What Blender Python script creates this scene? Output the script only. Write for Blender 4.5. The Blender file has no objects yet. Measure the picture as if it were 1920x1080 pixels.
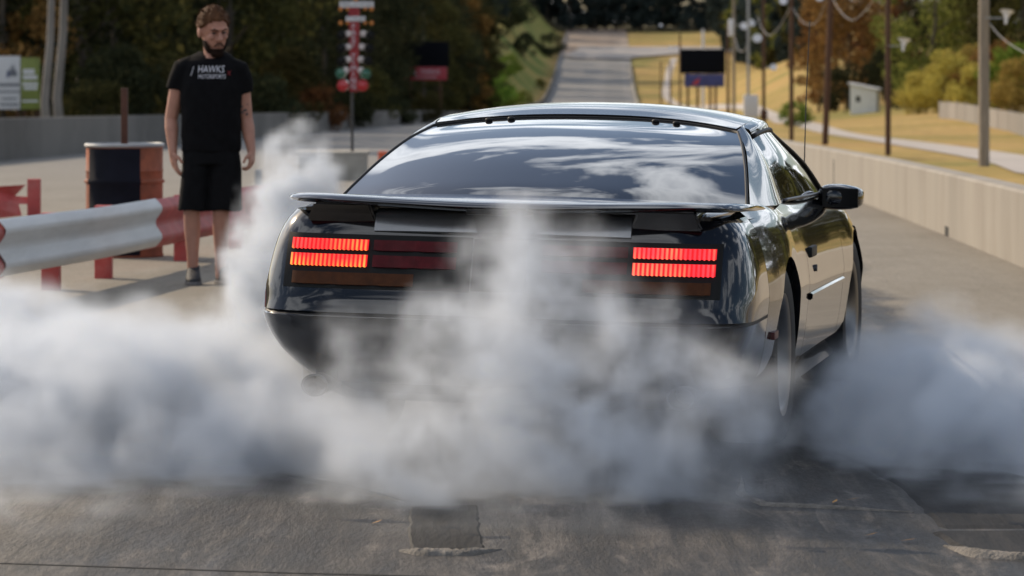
import bpy, bmesh, math, random
import numpy as np
from mathutils import Vector, Matrix, Euler

R = math.radians
scene = bpy.context.scene
col = scene.collection

# ------------------------------------------------------------------ camera
CAM_H = 1.43
cam_data = bpy.data.cameras.new('camera')
cam_data.sensor_width = 36.0
cam_data.lens = 120.0
cam_data.shift_y = -0.21875
cam_data.clip_start = 0.1
cam_data.clip_end = 4000
cam_data.dof.use_dof = True
cam_data.dof.focus_distance = 12.3
cam_data.dof.aperture_fstop = 6.0
camera = bpy.data.objects.new('camera', cam_data)
camera.location = (0, 0, CAM_H)
camera.rotation_euler = (R(90), 0, 0)
col.objects.link(camera)
scene.camera = camera

# ------------------------------------------------------------------ sky and sun
SUN_EL = 30.0
SUN_DIR = Vector((-0.74, 0.67, 0)).normalized()          # ground direction towards the sun
sun_az = math.atan2(SUN_DIR.x, SUN_DIR.y)                 # clockwise from +Y
world = bpy.data.worlds.new('World')
scene.world = world
world.use_nodes = True
wn, wl = world.node_tree.nodes, world.node_tree.links
wn.clear()
w_out = wn.new('ShaderNodeOutputWorld')
w_bg = wn.new('ShaderNodeBackground')
w_bg.inputs['Strength'].default_value = 0.10
w_sky = wn.new('ShaderNodeTexSky')
w_sky.sky_type = 'NISHITA'
w_sky.sun_disc = False
w_sky.sun_elevation = R(SUN_EL)
w_sky.sun_rotation = sun_az
w_sky.air_density = 1.0
w_sky.dust_density = 1.6
w_sky.ozone_density = 1.4
# broken cloud cover over the whole dome
w_tc = wn.new('ShaderNodeTexCoord')
w_sep = wn.new('ShaderNodeSeparateXYZ')
wl.new(w_tc.outputs['Generated'], w_sep.inputs[0])
w_zz = wn.new('ShaderNodeMath'); w_zz.operation = 'ADD'; w_zz.inputs[1].default_value = 0.16
wl.new(w_sep.outputs['Z'], w_zz.inputs[0])
w_mx = wn.new('ShaderNodeMath'); w_mx.operation = 'MAXIMUM'; w_mx.inputs[1].default_value = 0.05
wl.new(w_zz.outputs[0], w_mx.inputs[0])
w_div = wn.new('ShaderNodeVectorMath'); w_div.operation = 'DIVIDE'
wl.new(w_tc.outputs['Generated'], w_div.inputs[0])
w_cmb = wn.new('ShaderNodeCombineXYZ')
for i in (0, 1):
    wl.new(w_mx.outputs[0], w_cmb.inputs[i])
w_cmb.inputs[2].default_value = 1.0
wl.new(w_cmb.outputs[0], w_div.inputs[1])
w_map = wn.new('ShaderNodeMapping')
w_map.inputs['Scale'].default_value = (1.15, 0.95, 1.0)
w_map.inputs['Rotation'].default_value = (0, 0, 0.5)
wl.new(w_div.outputs[0], w_map.inputs[0])
w_noise = wn.new('ShaderNodeTexNoise')
w_noise.inputs['Scale'].default_value = 2.1
w_noise.inputs['Detail'].default_value = 9.0
w_noise.inputs['Roughness'].default_value = 0.56
w_noise.inputs['Distortion'].default_value = 0.6
wl.new(w_map.outputs[0], w_noise.inputs['Vector'])
w_ramp = wn.new('ShaderNodeValToRGB')
w_ramp.color_ramp.elements[0].position = 0.50
w_ramp.color_ramp.elements[1].position = 0.60
wl.new(w_noise.outputs['Fac'], w_ramp.inputs[0])
w_cr = wn.new('ShaderNodeValToRGB')                       # cloud body: grey bases to white edges
w_cr.color_ramp.elements[0].position = 0.53
w_cr.color_ramp.elements[0].color = (21.0, 21.6, 22.4, 1)
w_cr.color_ramp.elements[1].position = 0.72
w_cr.color_ramp.elements[1].color = (6.0, 6.6, 7.8, 1)
wl.new(w_noise.outputs['Fac'], w_cr.inputs[0])
w_mix = wn.new('ShaderNodeMixRGB')
wl.new(w_ramp.outputs[0], w_mix.inputs[0])
wl.new(w_sky.outputs[0], w_mix.inputs[1])
wl.new(w_cr.outputs[0], w_mix.inputs[2])
wl.new(w_mix.outputs[0], w_bg.inputs['Color'])
wl.new(w_bg.outputs[0], w_out.inputs['Surface'])

sun_data = bpy.data.lights.new('sun', 'SUN')
sun_data.energy = 4.6
sun_data.angle = R(0.55)
sun_data.color = (1.0, 0.82, 0.60)
sun = bpy.data.objects.new('sun', sun_data)
to_sun = Vector((SUN_DIR.x * math.cos(R(SUN_EL)), SUN_DIR.y * math.cos(R(SUN_EL)), math.sin(R(SUN_EL))))
sun.rotation_euler = (-to_sun).to_track_quat('-Z', 'Y').to_euler()
sun.location = to_sun * 40
col.objects.link(sun)

scene.view_settings.view_transform = 'Standard'
scene.view_settings.look = 'None'
scene.view_settings.exposure = -0.05
scene.view_settings.gamma = 1.0
scene.render.engine = 'CYCLES'
cy = scene.cycles
cy.use_denoising = True
cy.max_bounces = 6
cy.diffuse_bounces = 3
cy.glossy_bounces = 4
cy.transmission_bounces = 4
cy.transparent_max_bounces = 8
cy.volume_bounces = 3
cy.volume_step_rate = 2.0
cy.volume_max_steps = 256
cy.sample_clamp_indirect = 6.0
cy.caustics_reflective = False
cy.caustics_refractive = False

# ------------------------------------------------------------------ helpers
def tag(o, label=None, cat=None, group=None, kind=None):
    if label: o['label'] = label
    if cat: o['category'] = cat
    if group: o['group'] = group
    if kind: o['kind'] = kind
    return o

def empty(name, loc=(0, 0, 0), rz=0.0):
    o = bpy.data.objects.new(name, None)
    o.empty_display_size = 0.2
    o.location = loc
    o.rotation_euler = (0, 0, rz)
    col.objects.link(o)
    return o

def mesh_obj(name, verts, faces, mat=None, parent=None, smooth=False, loc=None):
    me = bpy.data.meshes.new(name)
    me.from_pydata([tuple(v) for v in verts], [], [tuple(f) for f in faces])
    me.update()
    if smooth:
        me.shade_smooth()
    o = bpy.data.objects.new(name, me)
    if mat is not None:
        me.materials.append(mat)
    if parent is not None:
        o.parent = parent
    if loc is not None:
        o.location = loc
    col.objects.link(o)
    return o

def bm_obj(name, bm, mat=None, parent=None, smooth=False, loc=None, sharp=None):
    bmesh.ops.recalc_face_normals(bm, faces=bm.faces)
    me = bpy.data.meshes.new(name)
    bm.to_mesh(me); bm.free()
    if smooth:
        me.shade_smooth()
        if sharp is not None:
            me.set_sharp_from_angle(angle=R(sharp))
    o = bpy.data.objects.new(name, me)
    if mat is not None:
        me.materials.append(mat)
    if parent is not None:
        o.parent = parent
    if loc is not None:
        o.location = loc
    col.objects.link(o)
    return o

def box(name, lo, hi, mat, parent=None, bevel=0.0, segs=2, xf=None):
    bm = bmesh.new()
    bmesh.ops.create_cube(bm, size=1.0)
    lo, hi = Vector(lo), Vector(hi)
    c, s = (lo + hi) / 2, hi - lo
    for v in bm.verts:
        v.co = Vector((v.co.x * s.x, v.co.y * s.y, v.co.z * s.z)) + c
    if bevel > 0:
        bmesh.ops.bevel(bm, geom=list(bm.edges), offset=bevel, segments=segs, affect='EDGES', profile=0.6)
    if xf is not None:
        for v in bm.verts:
            v.co = xf @ v.co
    return bm_obj(name, bm, mat, parent, smooth=bevel > 0, sharp=35)

def bm_tube(bm, pts, radii, seg=12, caps=True):
    """swept round tube through pts with a radius at each"""
    pts = [Vector(p) for p in pts]
    if not hasattr(radii, '__len__'):
        radii = [radii] * len(pts)
    rings = []
    prev = None
    for i, p in enumerate(pts):
        a = pts[max(0, i - 1)]; b = pts[min(len(pts) - 1, i + 1)]
        t = (b - a).normalized()
        if prev is None:
            ref = Vector((1, 0, 0)) if abs(t.x) < 0.9 else Vector((0, 1, 0))
            n = (ref - t * ref.dot(t)).normalized()
        else:
            n = (prev - t * prev.dot(t)).normalized()
        prev = n
        m = t.cross(n)
        rings.append([bm.verts.new(p + (n * math.cos(2 * math.pi * k / seg) + m * math.sin(2 * math.pi * k / seg)) * radii[i]) for k in range(seg)])
    for i in range(len(rings) - 1):
        for k in range(seg):
            bm.faces.new((rings[i][k], rings[i][(k + 1) % seg], rings[i + 1][(k + 1) % seg], rings[i + 1][k]))
    if caps:
        bm.faces.new(rings[0][::-1]); bm.faces.new(rings[-1])

def tube(name, pts, radii, mat, parent=None, seg=12, sharp=40):
    bm = bmesh.new()
    bm_tube(bm, pts, radii, seg)
    return bm_obj(name, bm, mat, parent, smooth=True, sharp=sharp)

def lathe(name, prof, mat, parent=None, seg=32, axis='Z', loc=None, sharp=35, a0=0.0, a1=2 * math.pi):
    """revolve (radius, height) profile"""
    full = abs(a1 - a0 - 2 * math.pi) < 1e-6
    n = seg if full else seg + 1
    vs, fs = [], []
    for r, h in prof:
        for k in range(n):
            a = a0 + (a1 - a0) * k / seg
            x, y = r * math.cos(a), r * math.sin(a)
            vs.append({'Z': (x, y, h), 'X': (h, x, y), 'Y': (y, h, x)}[axis])
    for i in range(len(prof) - 1):
        for k in range(seg):
            k2 = (k + 1) % n
            fs.append((i * n + k, i * n + k2, (i + 1) * n + k2, (i + 1) * n + k))
    o = mesh_obj(name, vs, fs, mat, parent, smooth=True, loc=loc)
    bm = bmesh.new(); bm.from_mesh(o.data)
    bmesh.ops.remove_doubles(bm, verts=bm.verts, dist=1e-5)
    bmesh.ops.recalc_face_normals(bm, faces=bm.faces)
    bm.to_mesh(o.data); bm.free()
    o.data.shade_smooth(); o.data.set_sharp_from_angle(angle=R(sharp))
    return o

def copy_tree(o, parent=None):
    c = o.copy()
    col.objects.link(c)
    c.parent = parent
    if parent is not None:
        c.matrix_parent_inverse = o.matrix_parent_inverse.copy()
    for ch in list(o.children):
        copy_tree(ch, c)
    return c

def spl(x, xs, ys):
    """smooth monotone-ish cubic through (xs, ys)"""
    x = np.asarray(x, float); xs = np.asarray(xs, float); ys = np.asarray(ys, float)
    d = np.diff(ys) / np.diff(xs)
    m = np.zeros(len(xs))
    m[0], m[-1] = d[0], d[-1]
    for i in range(1, len(xs) - 1):
        m[i] = 0 if d[i - 1] * d[i] <= 0 else 2 * d[i - 1] * d[i] / (d[i - 1] + d[i])
    k = np.clip(np.searchsorted(xs, x) - 1, 0, len(xs) - 2)
    h = xs[k + 1] - xs[k]
    t = np.clip((x - xs[k]) / h, 0, 1)
    r = (2*t**3 - 3*t**2 + 1) * ys[k] + (t**3 - 2*t**2 + t) * h * m[k] + (-2*t**3 + 3*t**2) * ys[k + 1] + (t**3 - t**2) * h * m[k + 1]
    return r if r.shape else float(r)

# ------------------------------------------------------------------ materials
def nt(mat):
    mat.use_nodes = True
    return mat.node_tree.nodes, mat.node_tree.links

def mat(name, color, rough=0.6, metal=0.0, var=0.15, scale=8.0, bump=0.0, bscale=40.0, spec=0.5, coat=0.0, dirt=None, dirt_amt=0.4, dirt_scale=3.0, stretch=(1, 1, 1), rvar=0.0, objvar=0.0):
    """Principled material with noise-driven colour variation, optional second 'dirt' colour and bump"""
    m = bpy.data.materials.new(name)
    n, l = nt(m)
    b = n['Principled BSDF']
    b.inputs['Roughness'].default_value = rough
    b.inputs['Metallic'].default_value = metal
    b.inputs['Specular IOR Level'].default_value = spec
    b.inputs['Coat Weight'].default_value = coat
    b.inputs['Coat Roughness'].default_value = 0.03
    tc = n.new('ShaderNodeTexCoord')
    mp = n.new('ShaderNodeMapping'); mp.inputs['Scale'].default_value = stretch
    l.new(tc.outputs['Object'], mp.inputs[0])
    no = n.new('ShaderNodeTexNoise'); no.inputs['Scale'].default_value = scale; no.inputs['Detail'].default_value = 6; no.inputs['Roughness'].default_value = 0.6
    l.new(mp.outputs[0], no.inputs['Vector'])
    mr = n.new('ShaderNodeMapRange'); mr.inputs[1].default_value = 0.3; mr.inputs[2].default_value = 0.7; mr.inputs[3].default_value = 1 - var; mr.inputs[4].default_value = 1 + var
    l.new(no.outputs['Fac'], mr.inputs[0])
    mul = n.new('ShaderNodeMixRGB'); mul.blend_type = 'MULTIPLY'; mul.inputs[0].default_value = 1.0
    mul.inputs[1].default_value = (*color, 1)
    l.new(mr.outputs[0], mul.inputs[2])
    out = mul.outputs[0]
    if dirt is not None:
        n2 = n.new('ShaderNodeTexNoise'); n2.inputs['Scale'].default_value = dirt_scale; n2.inputs['Detail'].default_value = 8; n2.inputs['Roughness'].default_value = 0.65
        l.new(mp.outputs[0], n2.inputs['Vector'])
        r2 = n.new('ShaderNodeMapRange'); r2.inputs[1].default_value = 0.48; r2.inputs[2].default_value = 0.66; r2.inputs[3].default_value = 0; r2.inputs[4].default_value = dirt_amt
        l.new(n2.outputs['Fac'], r2.inputs[0])
        mx = n.new('ShaderNodeMixRGB'); l.new(r2.outputs[0], mx.inputs[0]); l.new(out, mx.inputs[1]); mx.inputs[2].default_value = (*dirt, 1)
        out = mx.outputs[0]
    if objvar > 0:
        oi = n.new('ShaderNodeObjectInfo')
        hs = n.new('ShaderNodeHueSaturation')
        r3 = n.new('ShaderNodeMapRange'); r3.inputs[3].default_value = 1 - objvar; r3.inputs[4].default_value = 1 + objvar
        l.new(oi.outputs['Random'], r3.inputs[0]); l.new(r3.outputs[0], hs.inputs['Value'])
        l.new(out, hs.inputs['Color']); out = hs.outputs[0]
    l.new(out, b.inputs['Base Color'])
    if rvar > 0:
        r4 = n.new('ShaderNodeMapRange'); r4.inputs[1].default_value = 0.3; r4.inputs[2].default_value = 0.7; r4.inputs[3].default_value = max(0.02, rough - rvar); r4.inputs[4].default_value = min(1, rough + rvar)
        l.new(no.outputs['Fac'], r4.inputs[0]); l.new(r4.outputs[0], b.inputs['Roughness'])
    if bump > 0:
        nb = n.new('ShaderNodeTexNoise'); nb.inputs['Scale'].default_value = bscale; nb.inputs['Detail'].default_value = 5
        l.new(mp.outputs[0], nb.inputs['Vector'])
        bp = n.new('ShaderNodeBump'); bp.inputs['Strength'].default_value = bump; bp.inputs['Distance'].default_value = 0.02
        l.new(nb.outputs['Fac'], bp.inputs['Height']); l.new(bp.outputs[0], b.inputs['Normal'])
    return m

M = {}
M['paint'] = mat('black_paint', (0.005, 0.0052, 0.007), 0.12, var=0.1, coat=1.0, spec=0.25)
M['tint_glass'] = mat('tinted_glass', (0.006, 0.007, 0.010), 0.02, var=0.1, spec=0.9, coat=1.0)
M['trim_black'] = mat('black_trim', (0.007, 0.007, 0.008), 0.5, spec=0.25, var=0.2, bump=0.1, bscale=200)
M['rubber'] = mat('tyre_rubber', (0.018, 0.018, 0.019), 0.75, var=0.25, bump=0.25, bscale=90)
M['alloy'] = mat('polished_alloy', (0.20, 0.195, 0.19), 0.35, metal=1.0, var=0.08)
M['lip'] = mat('sky_sheen_lip', (0.16, 0.165, 0.175), 0.22, metal=0.75, var=0.1, coat=0.6)  # sky reflected in black gloss, put into a grey metallic colour
M['chrome'] = mat('exhaust_steel', (0.10, 0.10, 0.11), 0.4, metal=0.8, var=0.2)
M['concrete'] = mat('wall_concrete', (0.285, 0.26, 0.225), 0.9, var=0.12, scale=0.45, dirt=(0.20, 0.17, 0.14), dirt_amt=0.45, dirt_scale=0.8, stretch=(1.6, 1.6, 0.45), bump=0.25, bscale=18)
M['concrete_cap'] = mat('concrete_top', (0.33, 0.305, 0.265), 0.9, var=0.2, scale=3)
M['concrete_old'] = mat('old_concrete', (0.17, 0.158, 0.142), 0.92, var=0.18, scale=0.25, dirt=(0.085, 0.075, 0.065), dirt_amt=0.6, dirt_scale=0.4, stretch=(0.6, 0.6, 0.8), objvar=0.07)
M['white_paint'] = mat('white_rail_paint', (0.62, 0.62, 0.615), 0.5, var=0.08, scale=5, dirt=(0.45, 0.43, 0.40), dirt_amt=0.35, dirt_scale=2.2, stretch=(3, 0.3, 3))
M['red_paint'] = mat('red_rail_paint', (0.40, 0.055, 0.05), 0.55, var=0.22, scale=6, dirt=(0.42, 0.20, 0.17), dirt_amt=0.4, dirt_scale=5)
M['rust'] = mat('rusty_orange_steel', (0.27, 0.078, 0.036), 0.72, var=0.28, scale=7, dirt=(0.13, 0.045, 0.025), dirt_amt=0.7, dirt_scale=6, bump=0.15)
M['navy'] = mat('dark_navy_paint', (0.008, 0.009, 0.016), 0.8, var=0.3, scale=5, spec=0.15)
M['rust_dark'] = mat('dark_rust_steel', (0.075, 0.030, 0.018), 0.8, var=0.3, scale=9, bump=0.2)
M['pole_wood'] = mat('weathered_pole_wood', (0.26, 0.215, 0.165), 0.9, var=0.25, scale=3, stretch=(6, 6, 0.6), bump=0.3, bscale=8)
M['pole_brown'] = mat('brown_pole_wood', (0.085, 0.042, 0.024), 0.9, var=0.25, scale=3, stretch=(6, 6, 0.6), bump=0.3, bscale=8)
M['cable'] = mat('pale_cable_sheath', (0.30, 0.30, 0.31), 0.7, var=0.1)
M['grey_steel'] = mat('galvanised_steel', (0.34, 0.35, 0.36), 0.5, metal=0.4, var=0.15)
M['dark_steel'] = mat('dark_steel', (0.03, 0.03, 0.032), 0.6, var=0.2)
M['white_metal'] = mat('white_lamp_metal', (0.72, 0.72, 0.74), 0.4, var=0.05)
M['tree_red'] = mat('red_column_paint', (0.26, 0.012, 0.018), 0.5, var=0.12)
M['board_black'] = mat('scoreboard_black', (0.006, 0.007, 0.010), 0.9, var=0.2, spec=0.1)
M['sign_red'] = mat('sign_red', (0.42, 0.04, 0.06), 0.5, var=0.1)
M['sign_blue'] = mat('sign_blue', (0.05, 0.06, 0.20), 0.5, var=0.35, scale=1.5)
M['sign_white'] = mat('sign_white', (0.66, 0.66, 0.68), 0.5, var=0.05, scale=2)
M['sign_green'] = mat('sign_green', (0.20, 0.24, 0.05), 0.5, var=0.3, scale=2)
M['ink_grey'] = mat('sign_ink_grey', (0.16, 0.17, 0.20), 0.6, var=0.1)
M['ink_blue'] = mat('sign_ink_blue', (0.06, 0.08, 0.2), 0.6, var=0.1)
M['shed_white'] = mat('shed_white_boards', (0.84, 0.83, 0.82), 0.6, var=0.06, scale=3)
M['lamp_black'] = mat('lamp_housing_black', (0.006, 0.006, 0.006), 0.5, var=0.1, spec=0.2)
M['lamp_amber'] = mat('amber_lens', (0.55, 0.20, 0.03), 0.15, var=0.1, coat=0.6)
M['lamp_green'] = mat('green_lens', (0.006, 0.10, 0.055), 0.12, var=0.1, coat=0.8)
M['lamp_red'] = mat('red_lens', (0.42, 0.012, 0.02), 0.18, var=0.1, coat=0.6)
M['lamp_rim'] = mat('lamp_rim_grey', (0.62, 0.56, 0.55), 0.3, var=0.1)
M['orange'] = mat('orange_plastic', (0.62, 0.10, 0.03), 0.5, var=0.12)
M['skin'] = mat('skin', (0.42, 0.205, 0.145), 0.55, var=0.10, scale=14)
M['skin'].node_tree.nodes['Principled BSDF'].inputs['Subsurface Weight'].default_value = 0.12
M['skin'].node_tree.nodes['Principled BSDF'].inputs['Subsurface Radius'].default_value = (0.012, 0.005, 0.003)
M['hair'] = mat('brown_hair', (0.10, 0.046, 0.022), 0.7, spec=0.15, var=0.45, scale=60, stretch=(1, 1, 0.25), bump=0.6, bscale=120)
M['beard'] = mat('dark_beard', (0.020, 0.011, 0.008), 0.85, spec=0.1, var=0.4, scale=80, bump=0.5, bscale=160)
M['shirt'] = mat('black_cotton', (0.006, 0.006, 0.007), 0.95, spec=0.12, var=0.2, scale=20, bump=0.12, bscale=30)
M['shorts'] = mat('black_shorts_cloth', (0.007, 0.007, 0.008), 0.95, spec=0.12, var=0.2, scale=20, bump=0.15, bscale=25)
M['shoe'] = mat('dark_shoe_mesh', (0.012, 0.014, 0.020), 0.7, var=0.25, scale=40, bump=0.3, bscale=150)
M['sole'] = mat('shoe_sole', (0.16, 0.15, 0.15), 0.7, var=0.15)
M['print_white'] = mat('shirt_print_white', (0.62, 0.61, 0.66), 0.8, var=0.1)
M['print_red'] = mat('shirt_print_red', (0.22, 0.015, 0.02), 0.8, var=0.1)
M['eye'] = mat('eye', (0.05, 0.035, 0.03), 0.25, var=0.1)
M['tattoo'] = mat('tattoo_ink', (0.10, 0.075, 0.075), 0.6, var=0.4, scale=60)
M['leaf_dry'] = mat('dry_leaf', (0.42, 0.22, 0.06), 0.8, var=0.3)
M['tarp'] = mat('dark_green_tarp', (0.025, 0.032, 0.022), 0.8, var=0.2, bump=0.3)

def text_mesh(name, body, size, mat_, parent, loc, rot, width=None, extrude=0.002, align='CENTER', depth_mat=None, spacing=1.0, shear=0.0):
    cu = bpy.data.curves.new(name, 'FONT')
    cu.body = body; cu.size = size; cu.extrude = extrude
    cu.align_x = align; cu.align_y = 'CENTER'; cu.space_character = spacing; cu.shear = shear
    cu.resolution_u = 2
    t = bpy.data.objects.new(name + '_tmp', cu)
    col.objects.link(t)
    dg = bpy.context.evaluated_depsgraph_get()
    me = bpy.data.meshes.new_from_object(t.evaluated_get(dg))
    bpy.data.objects.remove(t, do_unlink=True)
    bpy.data.curves.remove(cu)
    if width:
        xs = [v.co.x for v in me.vertices]
        k = width / max(1e-6, max(xs) - min(xs))
        for v in me.vertices:
            v.co.x *= k
    me.materials.clear(); me.materials.append(mat_)
    o = bpy.data.objects.new(name, me)
    o.parent = parent; o.location = loc; o.rotation_euler = rot
    col.objects.link(o)
    return o
# ================================================================== THE GROUND
def smooth01(a, b, x):
    t = np.clip((np.asarray(x, float) - a) / (b - a), 0, 1)
    return t * t * (3 - 2 * t)

def G(y):
    """height of the track along its length: flat at the start line, gently falling, then climbing out"""
    return spl(np.clip(y, -200, 1700), [-200, 15, 30, 60, 200, 450, 560, 640, 773, 950, 1150, 1700], [0, 0, -0.10, -0.475, -2.225, -5.35, -5.6, -4.3, 1.43, 10.3, 15.5, 20])

def XC(y):
    return 0.0275 * np.asarray(y, float) + 2.2 * smooth01(230, 600, y)

WALL_L, WALL_R = -12.9, 3.04

def T(x, y):
    x = np.asarray(x, float); y = np.asarray(y, float)
    dr = x - (XC(y) + WALL_R)
    dl = (XC(y) + WALL_L) - x
    kr = spl(np.clip(y, -200, 1700), [-200, 100, 150, 185, 260, 300, 400, 500, 600, 700, 800, 900, 1700], [0, 0, 0.15, 1.0, 1.25, 1.8, 6.0, 8.0, 6.0, 2.5, 0.6, 0.2, 0.0])
    kl = spl(np.clip(y, -200, 1700), [-200, 60, 100, 300, 500, 650, 800, 1700], [0, 0, 0.3, 0.8, 5.0, 9.5, 10.0, 8.0])
    roll = 0.10 * np.sin(x * 0.21 + 1.0) * np.sin(y * 0.055) * smooth01(3, 12, dr)
    roll = roll + smooth01(45, 110, dl) * 16 * smooth01(40, 90, y)
    return G(y) + smooth01(6, 25, dr) * kr + smooth01(1.5, 14, dl) * kl + roll

ys = np.unique(np.concatenate([np.arange(-120, 30, 10.0), np.arange(30, 320, 4.0), np.arange(320, 1000, 10.0), np.arange(1000, 1701, 50.0)]))
xs = np.unique(np.concatenate([np.arange(-500, -80, 30.0), np.arange(-80, -30, 4.0), np.arange(-30, 70, 1.5), np.arange(70, 130, 5.0), np.arange(130, 521, 30.0)]))
XX, YY = np.meshgrid(xs, ys)
ZZ = T(XX, YY)
inside = (XX > XC(YY) + WALL_L - 0.6) & (XX < XC(YY) + WALL_R + 0.6)
ZZ = ZZ - np.where(inside, 0.25, 0.02)
verts = np.stack([XX, YY, ZZ], -1).reshape(-1, 3)
nx = len(xs)
faces = [(j * nx + i, j * nx + i + 1, (j + 1) * nx + i + 1, (j + 1) * nx + i) for j in range(len(ys) - 1) for i in range(nx - 1)]

def ground_mat():
    m = bpy.data.materials.new('dry_grass_ground')
    n, l = nt(m); b = n['Principled BSDF']; b.inputs['Roughness'].default_value = 0.95; b.inputs['Specular IOR Level'].default_value = 0.15
    g = n.new('ShaderNodeNewGeometry')
    n1 = n.new('ShaderNodeTexNoise'); n1.inputs['Scale'].default_value = 0.055; n1.inputs['Detail'].default_value = 7; n1.inputs['Roughness'].default_value = 0.62
    l.new(g.outputs['Position'], n1.inputs['Vector'])
    r1 = n.new('ShaderNodeValToRGB')
    e = r1.color_ramp.elements
    e[0].position = 0.36; e[0].color = (0.185, 0.18, 0.05, 1)
    e[1].position = 0.66; e[1].color = (0.36, 0.22, 0.08, 1)
    k = e.new(0.46); k.color = (0.31, 0.225, 0.072, 1)
    k = e.new(0.56); k.color = (0.39, 0.27, 0.10, 1)
    l.new(n1.outputs['Fac'], r1.inputs[0])
    # fine tufts
    n2 = n.new('ShaderNodeTexNoise'); n2.inputs['Scale'].default_value = 2.4; n2.inputs['Detail'].default_value = 6
    l.new(g.outputs['Position'], n2.inputs['Vector'])
    mr = n.new('ShaderNodeMapRange'); mr.inputs[1].default_value = 0.3; mr.inputs[2].default_value = 0.7; mr.inputs[3].default_value = 0.72; mr.inputs[4].default_value = 1.25
    l.new(n2.outputs['Fac'], mr.inputs[0])
    mu = n.new('ShaderNodeMixRGB'); mu.blend_type = 'MULTIPLY'; mu.inputs[0].default_value = 1
    l.new(r1.outputs[0], mu.inputs[1]); l.new(mr.outputs[0], mu.inputs[2])
    # leaf litter and weeds on the wooded left side
    sp = n.new('ShaderNodeSeparateXYZ'); l.new(g.outputs['Position'], sp.inputs[0])
    lx = n.new('ShaderNodeMath'); lx.operation = 'MULTIPLY_ADD'; lx.inputs[1].default_value = -0.0275
    l.new(sp.outputs['Y'], lx.inputs[0]); l.new(sp.outputs['X'], lx.inputs[2])
    ms = n.new('ShaderNodeMapRange'); ms.inputs[1].default_value = -14.5; ms.inputs[2].default_value = -12.0; ms.inputs[3].default_value = 1; ms.inputs[4].default_value = 0
    l.new(lx.outputs[0], ms.inputs[0])
    my = n.new('ShaderNodeMapRange'); my.inputs[1].default_value = 420; my.inputs[2].default_value = 560; my.inputs[3].default_value = 1; my.inputs[4].default_value = 0
    l.new(sp.outputs['Y'], my.inputs[0])
    mq = n.new('ShaderNodeMath'); mq.operation = 'MULTIPLY'; l.new(ms.outputs[0], mq.inputs[0]); l.new(my.outputs[0], mq.inputs[1])
    mf = n.new('ShaderNodeMapRange'); mf.inputs[1].default_value = 935; mf.inputs[2].default_value = 955        # forest floor beyond the strip
    l.new(sp.outputs['Y'], mf.inputs[0])
    mm = n.new('ShaderNodeMath'); mm.operation = 'MAXIMUM'; l.new(mq.outputs[0], mm.inputs[0]); l.new(mf.outputs[0], mm.inputs[1])
    r3 = n.new('ShaderNodeValToRGB'); r3.color_ramp.elements[0].position = 0.4; r3.color_ramp.elements[0].color = (0.045, 0.05, 0.018, 1); r3.color_ramp.elements[1].position = 0.62; r3.color_ramp.elements[1].color = (0.12, 0.085, 0.04, 1)
    l.new(n2.outputs['Fac'], r3.inputs[0])
    # greener grass on the far left slope
    mg = n.new('ShaderNodeMapRange'); mg.inputs[1].default_value = 430; mg.inputs[2].default_value = 560; mg.inputs[4].default_value = 0.75
    l.new(sp.outputs['Y'], mg.inputs[0])
    mgl = n.new('ShaderNodeMath'); mgl.operation = 'MULTIPLY'; l.new(mg.outputs[0], mgl.inputs[0]); l.new(ms.outputs[0], mgl.inputs[1])
    rg = n.new('ShaderNodeValToRGB'); rg.color_ramp.elements[0].position = 0.42; rg.color_ramp.elements[0].color = (0.12, 0.19, 0.035, 1); rg.color_ramp.elements[1].position = 0.60; rg.color_ramp.elements[1].color = (0.34, 0.29, 0.08, 1)
    l.new(n1.outputs['Fac'], rg.inputs[0])
    mgx = n.new('ShaderNodeMixRGB'); l.new(mgl.outputs[0], mgx.inputs[0]); l.new(mu.outputs[0], mgx.inputs[1]); l.new(rg.outputs[0], mgx.inputs[2])
    mu = mgx
    mx = n.new('ShaderNodeMixRGB'); l.new(mm.outputs[0], mx.inputs[0]); l.new(mu.outputs[0], mx.inputs[1]); l.new(r3.outputs[0], mx.inputs[2])
    l.new(mx.outputs[0], b.inputs['Base Color'])
    bp = n.new('ShaderNodeBump'); bp.inputs['Strength'].default_value = 0.6; bp.inputs['Distance'].default_value = 0.25
    l.new(n2.outputs['Fac'], bp.inputs['Height']); l.new(bp.outputs[0], b.inputs['Normal'])
    return m
ground = mesh_obj('ground', verts, faces, ground_mat(), smooth=True)
tag(ground, 'dry golden grass ground rising into banks beside the track', None, None, 'structure')

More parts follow.
